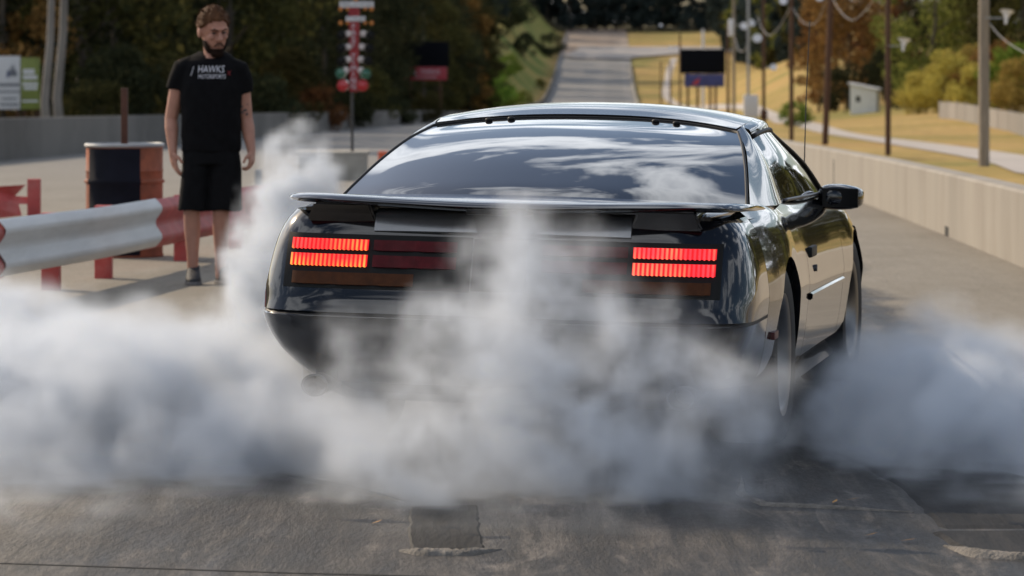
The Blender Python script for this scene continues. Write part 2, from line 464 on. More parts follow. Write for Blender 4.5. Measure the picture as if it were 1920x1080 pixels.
# ---- the strip itself (concrete launch pad, rubbered lane, asphalt further down)
def strip_mat():
    m = bpy.data.materials.new('strip_concrete')
    n, l = nt(m); b = n['Principled BSDF']
    b.inputs['Specular IOR Level'].default_value = 0.35
    g = n.new('ShaderNodeNewGeometry')
    sp = n.new('ShaderNodeSeparateXYZ'); l.new(g.outputs['Position'], sp.inputs[0])
    def noise(scale, detail=6, rough=0.6, stretch=None, dist=0.0):
        t = n.new('ShaderNodeTexNoise'); t.inputs['Scale'].default_value = scale; t.inputs['Detail'].default_value = detail; t.inputs['Roughness'].default_value = rough; t.inputs['Distortion'].default_value = dist
        if stretch:
            mp = n.new('ShaderNodeMapping'); mp.inputs['Scale'].default_value = stretch
            l.new(g.outputs['Position'], mp.inputs[0]); l.new(mp.outputs[0], t.inputs['Vector'])
        else:
            l.new(g.outputs['Position'], t.inputs['Vector'])
        return t.outputs['Fac']
    def rng(x, a, b_, c, d):
        r = n.new('ShaderNodeMapRange'); r.inputs[1].default_value = a; r.inputs[2].default_value = b_; r.inputs[3].default_value = c; r.inputs[4].default_value = d
        l.new(x, r.inputs[0]); return r.outputs[0]
    def math_(op, a, b_):
        q = n.new('ShaderNodeMath'); q.operation = op
        for i, v in enumerate((a, b_)):
            if isinstance(v, (int, float)): q.inputs[i].default_value = v
            else: l.new(v, q.inputs[i])
        return q.outputs[0]
    def mixc(f, a, b_):
        q = n.new('ShaderNodeMixRGB')
        for i, v in enumerate((f, a, b_)):
            if isinstance(v, tuple): q.inputs[i].default_value = (*v, 1)
            elif isinstance(v, (int, float)): q.inputs[i].default_value = v
            else: l.new(v, q.inputs[i])
        return q.outputs[0]
    big = noise(0.35, 5); fine = noise(9, 8, 0.7, (1, 0.2, 1)); grit = noise(55, 4, 0.75, (1, 0.3, 1))
    tan = mixc(rng(big, 0.35, 0.65, 0, 1), (0.195, 0.172, 0.138), (0.24, 0.215, 0.178))
    tan = mixc(rng(noise(0.9, 7, 0.65, (1.0, 0.12, 1)), 0.52, 0.72, 0, 0.55), tan, (0.16, 0.14, 0.118))
    tan = mixc(rng(fine, 0.35, 0.65, 0.0, 0.18), tan, (0.155, 0.14, 0.12))
    # far lanes: greyer asphalt-like concrete beyond the launch pad
    tan = mixc(rng(sp.outputs['Y'], 34, 90, 0, 0.95), tan, (0.20, 0.197, 0.195))
    # brown dirt run-off at the far end
    tan = mixc(rng(sp.outputs['Y'], 800, 830, 0, 0.9), tan, mixc(rng(noise(0.12, 5), 0.4, 0.6, 0, 1), (0.22, 0.155, 0.11), (0.30, 0.24, 0.19)))
    # rubber laid down in the burnout lane
    edge = noise(0.5, 4)
    ax = n.new('ShaderNodeMath'); ax.operation = 'MULTIPLY_ADD'; ax.inputs[1].default_value = -0.03; l.new(sp.outputs['Y'], ax.inputs[0]); l.new(sp.outputs['X'], ax.inputs[2])
    xr = math_('ADD', ax.outputs[0], rng(edge, 0.3, 0.7, -0.22, 0.22))
    right = rng(xr, 1.58, 1.78, 1, 0)
    left = rng(xr, -2.3, -1.4, 0, 1)
    far = rng(sp.outputs['Y'], 22, 60, 1, 0.12)
    rub = math_('MULTIPLY', math_('MULTIPLY', right, left), far)
    streak = noise(3.4, 7, 0.66, (1.0, 0.035, 1), 0.2)
    patchy = noise(2.1, 9, 0.66, (1, 0.2, 1), 0.6)
    rubcol = mixc(rng(patchy, 0.49, 0.57, 0, 1.0), (0.013, 0.0127, 0.013), (0.072, 0.063, 0.055))
    rubcol = mixc(rng(streak, 0.49, 0.55, 0, 0.85), rubcol, (0.012, 0.0118, 0.012))
    rubcol = mixc(rng(fine, 0.47, 0.60, 0, 0.8), rubcol, (0.068, 0.060, 0.054))
    rubcol = mixc(rng(noise(13, 8, 0.75, (0.6, 0.25, 1)), 0.53, 0.64, 0, 0.75), rubcol, (0.022, 0.021, 0.022))
    # two darker wheel tracks where the tyres spin
    for cx_ in (-0.62, 0.98):
        dx = math_('ABSOLUTE', math_('SUBTRACT', math_('ADD', sp.outputs['X'], rng(streak, 0.3, 0.7, -0.15, 0.15)), cx_), 0.0)
        band = math_('MULTIPLY', rng(dx, 0.10, 0.42, 0.8, 0), rng(noise(7, 7, 0.72, (1, 0.10, 1)), 0.40, 0.56, 1.0, 0.1))
        rubcol = mixc(band, rubcol, (0.008, 0.008, 0.008))
    c = mixc(math_('MULTIPLY', rub, 0.97), tan, rubcol)
    c = mixc(math_('MULTIPLY', rub, rng(noise(6.5, 9, 0.75, (1.0, 0.14, 1), 0.7), 0.50, 0.60, 0, 0.7)), c, (0.014, 0.0137, 0.014))
    c = mixc(math_('MULTIPLY', rub, rng(noise(3.1, 9, 0.72, (0.9, 0.24, 1), 1.0), 0.54, 0.64, 0, 0.85)), c, (0.15, 0.13, 0.112))
    k1 = rng(rub, 0, 1, 0.84, 0.55); k2 = rng(rub, 0, 1, 1.14, 1.45)
    sr = n.new('ShaderNodeMapRange'); sr.inputs[1].default_value = 0.32; sr.inputs[2].default_value = 0.68
    l.new(grit, sr.inputs[0]); l.new(k1, sr.inputs[3]); l.new(k2, sr.inputs[4])
    speck = sr.outputs[0]
    # scuffed rubber dragged lengthwise by the spinning tyres
    c = mixc(math_('MULTIPLY', rub, rng(noise(8.5, 5, 0.6, (1.0, 0.018, 1), 0.1), 0.53, 0.60, 0, 0.62)), c, (0.010, 0.0098, 0.010))
    mu = n.new('ShaderNodeMixRGB'); mu.blend_type = 'MULTIPLY'; mu.inputs[0].default_value = 1
    l.new(c, mu.inputs[1]); l.new(speck, mu.inputs[2])
    l.new(mu.outputs[0], b.inputs['Base Color'])
    l.new(math_('ADD', rng(rub, 0, 1, 0.84, 0.58), rng(fine, 0.3, 0.7, -0.1, 0.12)), b.inputs['Roughness'])
    bp = n.new('ShaderNodeBump'); bp.inputs['Strength'].default_value = 0.7; bp.inputs['Distance'].default_value = 0.018
    hsum = math_('ADD', math_('MULTIPLY', grit, 0.5), math_('MULTIPLY', patchy, 1.6))
    l.new(hsum, bp.inputs['Height']); l.new(bp.outputs[0], b.inputs['Normal'])
    return m
M['strip'] = strip_mat()
sy = np.unique(np.concatenate([np.arange(-20, 30, 2.0), np.arange(30, 320, 4.0), np.arange(320, 1000, 10.0)]))
su = np.linspace(0, 1, 9)
def strip_sheet(name, ylist, xl, xr, mat_, dz, n=9, kind=True):
    vs, fs = [], []
    uu = np.linspace(0, 1, n)
    for y in ylist:
        a, b_ = xl(y), xr(y)
        for u in uu:
            x = a + (b_ - a) * u
            vs.append((x, y, float(T(x, y)) + dz))
    for j in range(len(ylist) - 1):
        for i in range(n - 1):
            fs.append((j * n + i, j * n + i + 1, (j + 1) * n + i + 1, (j + 1) * n + i))
    return mesh_obj(name, vs, fs, mat_, smooth=True)
strip = strip_sheet('drag_strip', sy, lambda y: float(XC(y)) + WALL_L - 0.5, lambda y: float(XC(y)) + WALL_R + 0.5, M['strip'], 0.0)
tag(strip, 'concrete drag strip, dark with rubber at the start line', None, None, 'structure')

M['asphalt'] = mat('grey_asphalt', (0.27, 0.255, 0.25), 0.9, var=0.12, scale=0.4)
turn = strip_sheet('turn_off_road', np.arange(792, 850, 4.0), lambda y: float(XC(y)) - 9 - 3 * math.exp(-((y - 812) / 14) ** 2), lambda y: float(XC(y)) + 3 + 34 * math.exp(-((y - 830) / 18) ** 2), M['asphalt'], 0.35, 15)
tag(turn, 'grey asphalt turn-off crossing the far end of the strip', None, None, 'structure')
def path_x(y):
    return spl(y, [60, 74, 110, 160, 240, 336, 430, 600, 720, 800], [9.6, 10.9, 12.6, 15.0, 19.5, 25.0, 27.5, 28.0, 33, 38])
M['path'] = mat('return_road_concrete', (0.40, 0.36, 0.33), 0.9, var=0.12, scale=0.5)
pathway = strip_sheet('return_road', np.concatenate([np.arange(40, 300, 4.0), np.arange(300, 801, 10.0)]), lambda y: path_x(max(60, y)) - 0.75, lambda y: path_x(max(60, y)) + 0.75, M['path'], 0.004, 4)
tag(pathway, 'pale return road running across the golden grass bank', None, None, 'structure')

# ---- marks on the launch pad, each a thin sheet or low ridge of scrubbed rubber
M['rub_black'] = mat('fresh_rubber_mark', (0.009, 0.0088, 0.009), 0.7, var=0.5, scale=7, spec=0.25, dirt=(0.038, 0.034, 0.031), dirt_amt=0.5, dirt_scale=9, stretch=(1, 0.18, 1), bump=0.3)
M['rub_ridge'] = mat('scuffed_rubber_crumbs', (0.15, 0.137, 0.122), 0.9, var=0.4, scale=12, bump=0.8, bscale=60)
M['crack'] = mat('dark_joint_filler', (0.010, 0.010, 0.010), 0.8, var=0.4, scale=6)
rng_ = random.Random(11)
def mark_sheet(name, left, right, dz, mat_, jitter=0.004):
    """sheet between two polylines on the ground with slightly ragged edges"""
    def dense(pts):
        pts = [Vector((p[0], p[1], 0)) for p in pts]; out = []
        for a, b_ in zip(pts[:-1], pts[1:]):
            k = 10
            for i in range(k):
                out.append(a.lerp(b_, i / k))
        out.append(pts[-1]); return out
    L, Rr = dense(left), dense(right)
    vs, fs = [], []
    N = len(L)
    for q, (a, b_) in enumerate(zip(L, Rr)):
        a = a + Vector((rng_.uniform(-jitter, jitter), 0, 0)); b_ = b_ + Vector((rng_.uniform(-jitter, jitter), 0, 0))
        for t in (0.0, 0.06, 0.5, 0.94, 1.0):
            p = a.lerp(b_, t)
            edge = t in (0.0, 1.0) or q in (0, N - 1)
            vs.append((p.x, p.y, -0.004 if edge else dz))
    for i in range(N - 1):
        for k in range(4):
            fs.append((5 * i + k, 5 * i + k + 1, 5 * i + k + 6, 5 * i + k + 5))
    o = mesh_obj(name, vs, fs, mat_, strip)
    return o
def ridge(name, pts, width, h, mat_):
    """low rounded mound along a ground polyline, tapering at both ends"""
    P = [Vector((p[0], p[1], 0)) for p in pts]
    dense = []
    for a, b_ in zip(P[:-1], P[1:]):
        for i in range(9): dense.append(a.lerp(b_, i / 9))
    dense.append(P[-1])
    vs, fs = [], []; N = len(dense); K = 7
    for i, p in enumerate(dense):
        t = (dense[min(N - 1, i + 1)] - dense[max(0, i - 1)]).normalized()
        nrm = Vector((-t.y, t.x, 0))
        taper = min(1, 0.12 + 3.2 * min(i, N - 1 - i) / (N - 1))
        w = width * taper * rng_.uniform(0.85, 1.15)
        for k in range(K):
            a = -1 + 2 * k / (K - 1)
            z = 0.002 + h * taper * (math.cos(a * math.pi / 2)) * rng_.uniform(0.75, 1.2) if abs(a) < 0.99 else -0.004
            q = p + nrm * a * w
            vs.append((q.x, q.y, z))
    for i in range(N - 1):
        for k in range(K - 1):
            fs.append((i * K + k, i * K + k + 1, (i + 1) * K + k + 1, (i + 1) * K + k))
    return mesh_obj(name, vs, fs, mat_, strip, smooth=True)
mark_sheet('tyre_mark', [(-0.335, 11.05), (-0.325, 10.5), (-0.305, 10.02)], [(-0.105, 11.1), (-0.092, 10.5), (-0.075, 10.02)], 0.0045, M['rub_black'])
ridge('rubber_ridge', [(-0.33, 10.02), (-0.26, 9.955), (-0.15, 9.945), (-0.03, 10.05)], 0.035, 0.016, M['rub_ridge'])
mark_sheet('tyre_mark', [(1.17, 12.6), (1.30, 11.5), (1.30, 10.45)], [(1.62, 12.6), (1.86, 11.5), (2.0, 10.45)], 0.0045, M['rub_black'], 0.006)
mark_sheet('tyre_mark', [(1.27, 10.42), (1.30, 10.1), (1.36, 9.92)], [(1.75, 10.45), (1.75, 10.1), (1.75, 9.90)], 0.0085, M['rub_black'])
ridge('rubber_ridge', [(1.28, 10.12), (1.36, 9.91), (1.46, 9.86), (1.8, 9.87)], 0.035, 0.018, M['rub_ridge'])
ridge('rubber_ridge', [(0.80, 11.9), (0.76, 11.35), (0.82, 11.06), (1.05, 10.98), (1.28, 10.88)], 0.022, 0.009, M['rub_ridge'])
ridge('rubber_ridge', [(-0.78, 11.85), (-0.55, 11.5), (-0.33, 11.1)], 0.03, 0.008, M['rub_black'])
mark_sheet('pad_joint', [(-3.2, 9.94), (-1.45, 9.775), (-0.62, 9.59), (0.4, 9.42)], [(-3.2, 9.925), (-1.45, 9.76), (-0.62, 9.578), (0.4, 9.41)], 0.002, M['crack'], 0.004)
for (x, y, a, lb) in ((1.115, 11.16, 0.3, 'dry leaf above the long pale rubber ridge, the farthest one'), (1.05, 11.1, 1.2, 'dry leaf just left of the farthest leaf by the long ridge'), (1.085, 10.32, 0.5, 'dry leaf below the long pale ridge, left of another leaf'), (1.185, 10.2, 0.2, 'dry leaf nearest the dark mark at lower right'), (-0.42, 10.6, 0.9, 'dry leaf left of the dark rectangular tyre mark')):
    q = 0.014
    vs = [(-q * 1.9, 0, 0.006), (0, -q * 0.6, 0.010), (q * 1.9, 0, 0.013), (0, q * 0.6, 0.007)]
    o = mesh_obj('fallen_leaf', vs, [(0, 1, 2, 3)], M['leaf_dry'], loc=(x, y, 0.0))
    o.rotation_euler.z = a
    tag(o, lb, 'leaf', 'dry leaves on the start pad')

# ================================================================== WALLS
def wall(name, off, h, thick, side, y0, y1, step, mat_, label, gap=0.012, top=0.5):
    """concrete wall along the strip made of cast panels; side=-1 for the left one"""
    root = empty(name, (0, 0, 0))
    tag(root, label, 'wall')
    y = y0
    while y < y1:
        ya, yb = y + gap, min(y1, y + step) - gap
        k = max(1, int((yb - ya) / 3))
        vs, fs = [], []
        for i in range(k + 1):
            yy = ya + (yb - ya) * i / k
            x0 = float(XC(yy)) + off
            g = float(G(yy))
            xa, xb = x0, x0 + side * thick
            c = 0.02
            for (x, z) in ((xa, g - 0.25), (xa, g + h - c), (xa + side * c, g + h), (xb - side * c, g + h), (xb, g + h - c), (xb, g - 0.25)):
                vs.append((x, yy, z))
        for i in range(k):
            for q in range(5):
                fs.append((i * 6 + q, i * 6 + q + 1, (i + 1) * 6 + q + 1, (i + 1) * 6 + q))
        fs.append((0, 1, 2, 3, 4, 5)); fs.append(tuple(k * 6 + q for q in (5, 4, 3, 2, 1, 0)))
        o = mesh_obj('panel', vs, fs, mat_, root)
        y += step
    return root
wall_r = wall('concrete_wall', WALL_R, 0.56, 0.22, 1, 12, 260, 6.1, M['concrete'], 'low tan concrete wall beside the lane right of the black car', gap=0.004)
wall('concrete_wall', WALL_R, 0.62, 0.22, 1, 262, 770, 24, M['concrete_cap'], 'pale far continuation of the right wall running uphill beside golden grass', gap=0.01)
wall('concrete_wall', WALL_L, 0.91, 0.25, -1, 24, 330, 6.0, M['concrete_old'], 'grey concrete barrier wall of cast panels behind the standing man', gap=0.008)
wall('concrete_wall', WALL_L, 0.95, 0.25, -1, 332, 745, 24, M['concrete_old'], 'weathered far end of the left barrier wall beside green bushes', gap=0.01)
# drain hole and a form-tie slit in the right wall
def on_wall(y): return float(XC(y)) + WALL_R
yd = 30.4
box('drain_hole', (on_wall(yd) - 0.004, yd - 0.14, float(G(yd)) - 0.01), (on_wall(yd) + 0.02, yd + 0.14, float(G(yd)) + 0.085), M['crack'], wall_r)
yd = 45.5
box('joint_slit', (on_wall(yd) - 0.004, yd - 0.05, float(G(yd)) + 0.10), (on_wall(yd) + 0.02, yd + 0.05, float(G(yd)) + 0.44), M['crack'], wall_r)

# grey panel fence on the grass bank at right
fence = empty('panel_fence', (22.5, 150, 0))
tag(fence, 'grey panel fence on the grass bank behind the pale wooden pole', 'fence')
M['fence'] = mat('grey_fence_boards', (0.24, 0.225, 0.21), 0.9, var=0.2, scale=2, stretch=(3, 3, 0.4), objvar=0.12)
fp = [Vector((17.2, 106)), Vector((20.0, 130)), Vector((22.6, 155)), Vector((23.8, 190))]
fpts = []
for a, b_ in zip(fp[:-1], fp[1:]):
    nseg = 7
    for i in range(nseg): fpts.append(a.lerp(b_, i / nseg))
fpts.append(fp[-1])
for a, b_ in zip(fpts[:-1], fpts[1:]):
    d = (b_ - a).normalized(); nn = Vector((-d.y, d.x)) * 0.03
    a2, b2 = a + d * 0.05, b_ - d * 0.05
    vs = []
    for p in (a2 + nn, b2 + nn, b2 - nn, a2 - nn):
        z = float(T(p.x, p.y))
        vs.append((p.x - 22.5, p.y - 150, z - 0.1))
    for p in (a2 + nn, b2 + nn, b2 - nn, a2 - nn):
        z = float(T(p.x, p.y))
        vs.append((p.x - 22.5, p.y - 150, z + 0.88))
    mesh_obj('panel', vs, [(0, 1, 5, 4), (1, 2, 6, 5), (2, 3, 7, 6), (3, 0, 4, 7), (4, 5, 6, 7), (3, 2, 1, 0)], M['fence'], fence)
for p in fpts:
    z = float(T(p.x, p.y))
    box('post', (p.x - 22.5 - 0.05, p.y - 150 - 0.05, z - 0.15), (p.x - 22.5 + 0.05, p.y - 150 + 0.05, z + 0.95), M['fence'], fence)
# ================================================================== THE CAR
# car frame: x to its right, y forward from the tail, z up
YAW = 11.4
car = empty('sports_car', (-0.075, 11.9, 0), -R(YAW))
tag(car, 'glossy black two door hatchback coupe doing a burnout, tail lights lit', 'car')

M['unlit_red'] = mat('unlit_red_lens', (0.075, 0.005, 0.008), 0.35, var=0.3, scale=30, spec=0.15)
def resample(rows, nr, nc):
    """smooth Catmull-Rom resampling of a grid of control points (R x C x 3)"""
    A = np.asarray(rows, float)
    def cr(P, n):
        m = len(P)
        if m == 2:
            t = np.linspace(0, 1, n)[:, None]
            return P[0][None] * (1 - t).reshape((-1,) + (1,) * (P.ndim - 1)) + P[1][None] * t.reshape((-1,) + (1,) * (P.ndim - 1))
        ext = np.concatenate([[2 * P[0] - P[1]], P, [2 * P[-1] - P[-2]]])
        out = []
        for s in np.linspace(0, m - 1, n):
            i = min(int(s), m - 2); t = s - i
            p0, p1, p2, p3 = ext[i], ext[i + 1], ext[i + 2], ext[i + 3]
            out.append(0.5 * ((2 * p1) + (-p0 + p2) * t + (2*p0 - 5*p1 + 4*p2 - p3) * t*t + (-p0 + 3*p1 - 3*p2 + p3) * t**3))
        return np.array(out)
    B = cr(A, nr)
    B = np.swapaxes(cr(np.swapaxes(B, 0, 1), nc), 0, 1)
    return B

def grid_solid(name, P, mat_, parent, thick=0.014, ref=(0, 2.3, 0.45), drop=None, sharp=40):
    """panel from an R x C grid of points, with a turned-in edge of the given thickness"""
    P = np.asarray(P, float)
    nr, nc = P.shape[:2]
    du = np.gradient(P, axis=1); dv = np.gradient(P, axis=0)
    N = np.cross(du, dv)
    N /= np.maximum(1e-9, np.linalg.norm(N, axis=2, keepdims=True))
    refv = np.array(ref)
    if ((P - refv) * N).sum() < 0:
        N = -N; flip = True
    else:
        flip = False
    Q = P - N * thick
    vs = list(map(tuple, P.reshape(-1, 3))) + list(map(tuple, Q.reshape(-1, 3)))
    off = nr * nc
    fs = []
    cell = np.ones((nr - 1, nc - 1), bool)
    if drop is not None:
        cell = ~drop
    idx = lambda j, i: j * nc + i
    for j in range(nr - 1):
        for i in range(nc - 1):
            if not cell[j, i]: continue
            f = (idx(j, i), idx(j, i + 1), idx(j + 1, i + 1), idx(j + 1, i))
            g = tuple(off + k for k in f)
            fs.append(f if not flip else f[::-1]); fs.append(g[::-1] if not flip else g)
            for (dj, di, a, b_) in ((-1, 0, f[0], f[1]), (1, 0, f[2], f[3]), (0, -1, f[3], f[0]), (0, 1, f[1], f[2])):
                jj, ii = j + dj, i + di
                if jj < 0 or ii < 0 or jj >= nr - 1 or ii >= nc - 1 or not cell[jj, ii]:
                    q = (b_, a, a + off, b_ + off)
                    fs.append(q if not flip else q[::-1])
    o = mesh_obj(name, vs, fs, mat_, parent, smooth=True)
    bm = bmesh.new(); bm.from_mesh(o.data)
    loose = [v for v in bm.verts if not v.link_faces]
    bmesh.ops.delete(bm, geom=loose, context='VERTS')
    bmesh.ops.recalc_face_normals(bm, faces=bm.faces)
    bm.to_mesh(o.data); bm.free()
    o.data.shade_smooth(); o.data.set_sharp_from_angle(angle=R(sharp))
    return o

# ---- outline functions of the body
LEN = 4.84
def ZTOP(v): return spl(v, [0, 0.2, 0.6, 1.0, 1.6, 2.2, 3.1, 3.5, 3.9, 4.4, 4.84], [0.895, 0.905, 0.915, 0.918, 0.905, 0.895, 0.885, 0.865, 0.80, 0.70, 0.58])
def ZBOT(v): return spl(v, [0, 0.5, 1.0, 1.5, 3.0, 3.6, 4.2, 4.84], [0.31, 0.28, 0.24, 0.215, 0.215, 0.22, 0.24, 0.28])
def WID(v): return spl(v, [0.0, 0.3, 0.6, 0.9, 1.17, 1.5, 2.0, 2.6, 3.1, 3.735, 4.2, 4.55, 4.84], [0.80, 0.855, 0.890, 0.910, 0.918, 0.908, 0.898, 0.900, 0.905, 0.915, 0.885, 0.82, 0.70])
def PT(t): return spl(t, [0, 0.12, 0.28, 0.45, 0.52, 0.60, 0.76, 0.88, 0.95, 1.0], [0.930, 0.968, 0.988, 1.0, 1.004, 0.998, 0.975, 0.945, 0.912, 0.868])
def flank(v, t, s=1):
    z = ZBOT(v) + (ZTOP(v) - ZBOT(v)) * t
    return (s * WID(v) * PT(t), v, z)

# ---- tail outline: for each height the tail is a flat-backed curve wrapping into the flank at y=0.62
VT_Z = [0.24, 0.29, 0.36, 0.43, 0.50, 0.530, 0.542, 0.57, 0.68, 0.80, 0.86, 0.905]
VT_V = [0.24, 0.17, 0.09, 0.035, 0.006, 0.000, 0.040, 0.058, 0.095, 0.135, 0.165, 0.195]
VW = 0.62
def VT(z): return spl(z, VT_Z, VT_V)
def UW(z):
    t = (z - ZBOT(VW)) / (ZTOP(VW) - ZBOT(VW))
    w = WID(VW) * PT(np.clip(t, 0, 1))
    return w
def TUCK(z): return spl(z, [0.24, 0.31, 0.40, 0.50, 0.55, 0.9], [0.79, 0.85, 0.94, 0.99, 1.0, 1.0])
NEXP = 7.0
def tail_pt(q, z, s):
    """q 0 centre .. 1 flank"""
    th = q * math.pi / 2
    U = UW(z)
    v0 = VT(z)
    c, sn = max(0, math.cos(th)), max(0, math.sin(th))
    u = U * sn ** (2 / NEXP)
    v = VW - (VW - v0) * c ** (2 / NEXP)
    k = 1 - (1 - TUCK(z)) * (1 - ((v - v0) / (VW - v0)) ** 1.5)
    return (s * u * k, v, z)
def tail_v(u, z):
    U = UW(z) * TUCK(z); v0 = VT(z)
    r = min(0.999, abs(u) / U)
    return VW - (VW - v0) * (1 - r ** NEXP) ** (1 / NEXP)
def tail_grid(z0, z1, nz, nq=26):
    P = []
    # even arc-length distribution along each row
    for z in np.linspace(z0, z1, nz):
        pts = [tail_pt(q, z, 1) for q in np.linspace(0, 1, 200)]
        pts = np.array(pts); d = np.concatenate([[0], np.cumsum(np.linalg.norm(np.diff(pts, axis=0), axis=1))])
        s = np.linspace(0, d[-1], nq)
        half = np.stack([np.interp(s, d, pts[:, k]) for k in range(3)], 1)
        row = np.concatenate([half[:0:-1] * np.array([-1, 1, 1]), half])
        P.append(row)
    return np.array(P)

bumper = grid_solid('rear_bumper', tail_grid(0.285, 0.530, 14), M['paint'], car)
tail_panel = grid_solid('tail_panel', tail_grid(0.543, 0.893, 14), M['paint'], car, thick=0.014)
# dark ledge between bumper and tail panel
P = tail_grid(0.526, 0.548, 3); P[:, :, 1] += 0.02
grid_solid('bumper_gap', P, M['trim_black'], car, thick=0.01)
# lower valance under the bumper
P = tail_grid(0.215, 0.29, 4); P[:, :, 1] += 0.05; P[:, :, 0] *= 0.95
grid_solid('rear_valance', P, M['trim_black'], car, thick=0.01)

# ---- flanks: quarter panel, door, front fender on each side
WH = {'rear': (1.17, 0.335), 'front': (3.735, 0.325)}
def flank_grid(v0, v1, t0, t1, s, nv, nt_):
    P = np.array([[flank(v, t, s) for v in np.linspace(v0, v1, nv)] for t in np.linspace(t0, t1, nt_)])
    return P
def cut_arch(o, cy_, cz, rad):
    """clean round wheel opening through a panel"""
    bm = bmesh.new(); bmesh.ops.create_cone(bm, cap_ends=True, segments=96, radius1=rad, radius2=rad, depth=4)
    bmesh.ops.transform(bm, matrix=Matrix.Translation((0, cy_, cz)) @ Matrix.Rotation(R(90), 4, 'Y'), verts=bm.verts)
    me = bpy.data.meshes.new('cutter'); bm.to_mesh(me); bm.free()
    c = bpy.data.objects.new('cutter', me); col.objects.link(c)
    c.parent = car
    md = o.modifiers.new('cut', 'BOOLEAN'); md.operation = 'DIFFERENCE'; md.object = c; md.solver = 'EXACT'
    dg = bpy.context.evaluated_depsgraph_get()
    new = bpy.data.meshes.new_from_object(o.evaluated_get(dg))
    old = o.data; o.modifiers.clear(); o.data = new; new.name = old.name
    bpy.data.objects.remove(c, do_unlink=True); bpy.data.meshes.remove(old); bpy.data.meshes.remove(me)
    o.data.shade_smooth(); o.data.set_sharp_from_angle(angle=R(40))
g_ = 0.0035
for s in (1, -1):
    P = flank_grid(VW + g_, 1.86 - g_, 0.06, 1.0, s, 50, 30)
    q = grid_solid('quarter_panel', P, M['paint'], car, thick=0.03)
    cut_arch(q, 1.17, 0.345, 0.375)
    P = flank_grid(1.86 + g_, 3.13 - g_, 0.10, 1.0, s, 40, 26)
    dr = grid_solid('door', P, M['paint'], car)
    P = flank_grid(3.13 + g_, 4.50 - g_, 0.06, 1.0, s, 50, 30)
    fd = grid_solid('front_fender', P, M['paint'], car, thick=0.03)
    cut_arch(fd, 3.735, 0.335, 0.365)
    # sill below the door
    P = flank_grid(1.56, 3.33, -0.06, 0.095, s, 30, 5)
    grid_solid('rocker_sill', P, M['paint'], car)
    # body side moulding and door handle
    vv = np.linspace(1.90, 3.09, 24)
    P = np.array([[np.array(flank(v, t, s)) + np.array([s * o_, 0, 0]) for v in vv] for t, o_ in ((0.425, 0.002), (0.435, 0.012), (0.46, 0.012), (0.47, 0.002))])
    grid_solid('side_moulding', P, M['paint'], dr, thick=0.004)
    hx = flank(2.07, 0.70, s)
    box('door_handle', (hx[0] - s * 0.0 - 0.012, 1.98, hx[2] - 0.022), (hx[0] + s * 0.012 + (0.012 if s < 0 else 0), 2.16, hx[2] + 0.022), M['trim_black'], dr, bevel=0.008)
    lathe('door_lock', [(0.0, -0.006), (0.014, -0.006), (0.014, 0.006), (0.0, 0.006)], M['chrome'], dr, seg=14, axis='X', loc=(flank(2.1, 0.60, s)[0] + s * 0.002, 2.1, flank(2.1, 0.60, s)[2]))
    # round side marker lamp on the quarter panel
    mz = flank(0.78, 0.30, s)
    box('side_marker', (mz[0] - 0.006, 0.72, mz[2] - 0.014), (mz[0] + 0.008 * (1 if s > 0 else 0) + 0.002, 0.84, mz[2] + 0.014), M['unlit_red'], q, bevel=0.004)

# dark inner shell so nothing shows through the panel gaps
rows = []
for t in np.linspace(0.08, 0.97, 8):
    row = []
    for s, order in ((-1, 1), (1, -1)):
        vsamp = np.linspace(4.55, 0.45, 30)[::1 if s < 0 else -1]
        for v in vsamp:
            p = flank(v, t, s); row.append((p[0] - s * (0.035 if t < 0.8 else 0.05), v, p[2]))
    rows.append(row)
rows = np.array(rows)
keep = rows
core_v = [tuple(p) for p in keep.reshape(-1, 3)]
C_ = keep.shape[1]
fs = []
for j in range(keep.shape[0] - 1):
    for i in range(C_ - 1):
        c_ = (keep[j, i] + keep[j + 1, i + 1]) / 2
        if any(math.hypot(c_[1] - a[0], c_[2] - a[1]) < 0.40 for a in WH.values()):
            continue
        fs.append((j * C_ + i, j * C_ + i + 1, (j + 1) * C_ + i + 1, (j + 1) * C_ + i))
    fs.append((j * C_ + C_ - 1, j * C_, (j + 1) * C_, (j + 1) * C_ + C_ - 1))
mesh_obj('inner_shell', core_v, fs, M['trim_black'], car)
box('floor_pan', (-0.62, 0.32, 0.215), (0.62, 4.5, 0.30), M['trim_black'], car, bevel=0.02)
for s in (1, -1):
    for key, (cy_, r) in WH.items():
        n_ = 18; vs = []; fs = []
        for k in range(n_ + 1):
            a = math.pi * (-0.12 + 1.24 * k / n_)
            for u in (0.60, 0.885):
                vs.append((s * u, cy_ + 0.385 * math.cos(a), 0.335 + 0.385 * math.sin(a)))
        for k in range(n_):
            fs.append((2 * k, 2 * k + 1, 2 * k + 3, 2 * k + 2))
        fs.append(tuple(2 * k for k in range(n_ + 1)))
        mesh_obj('wheel_well', vs, fs, M['trim_black'], car)

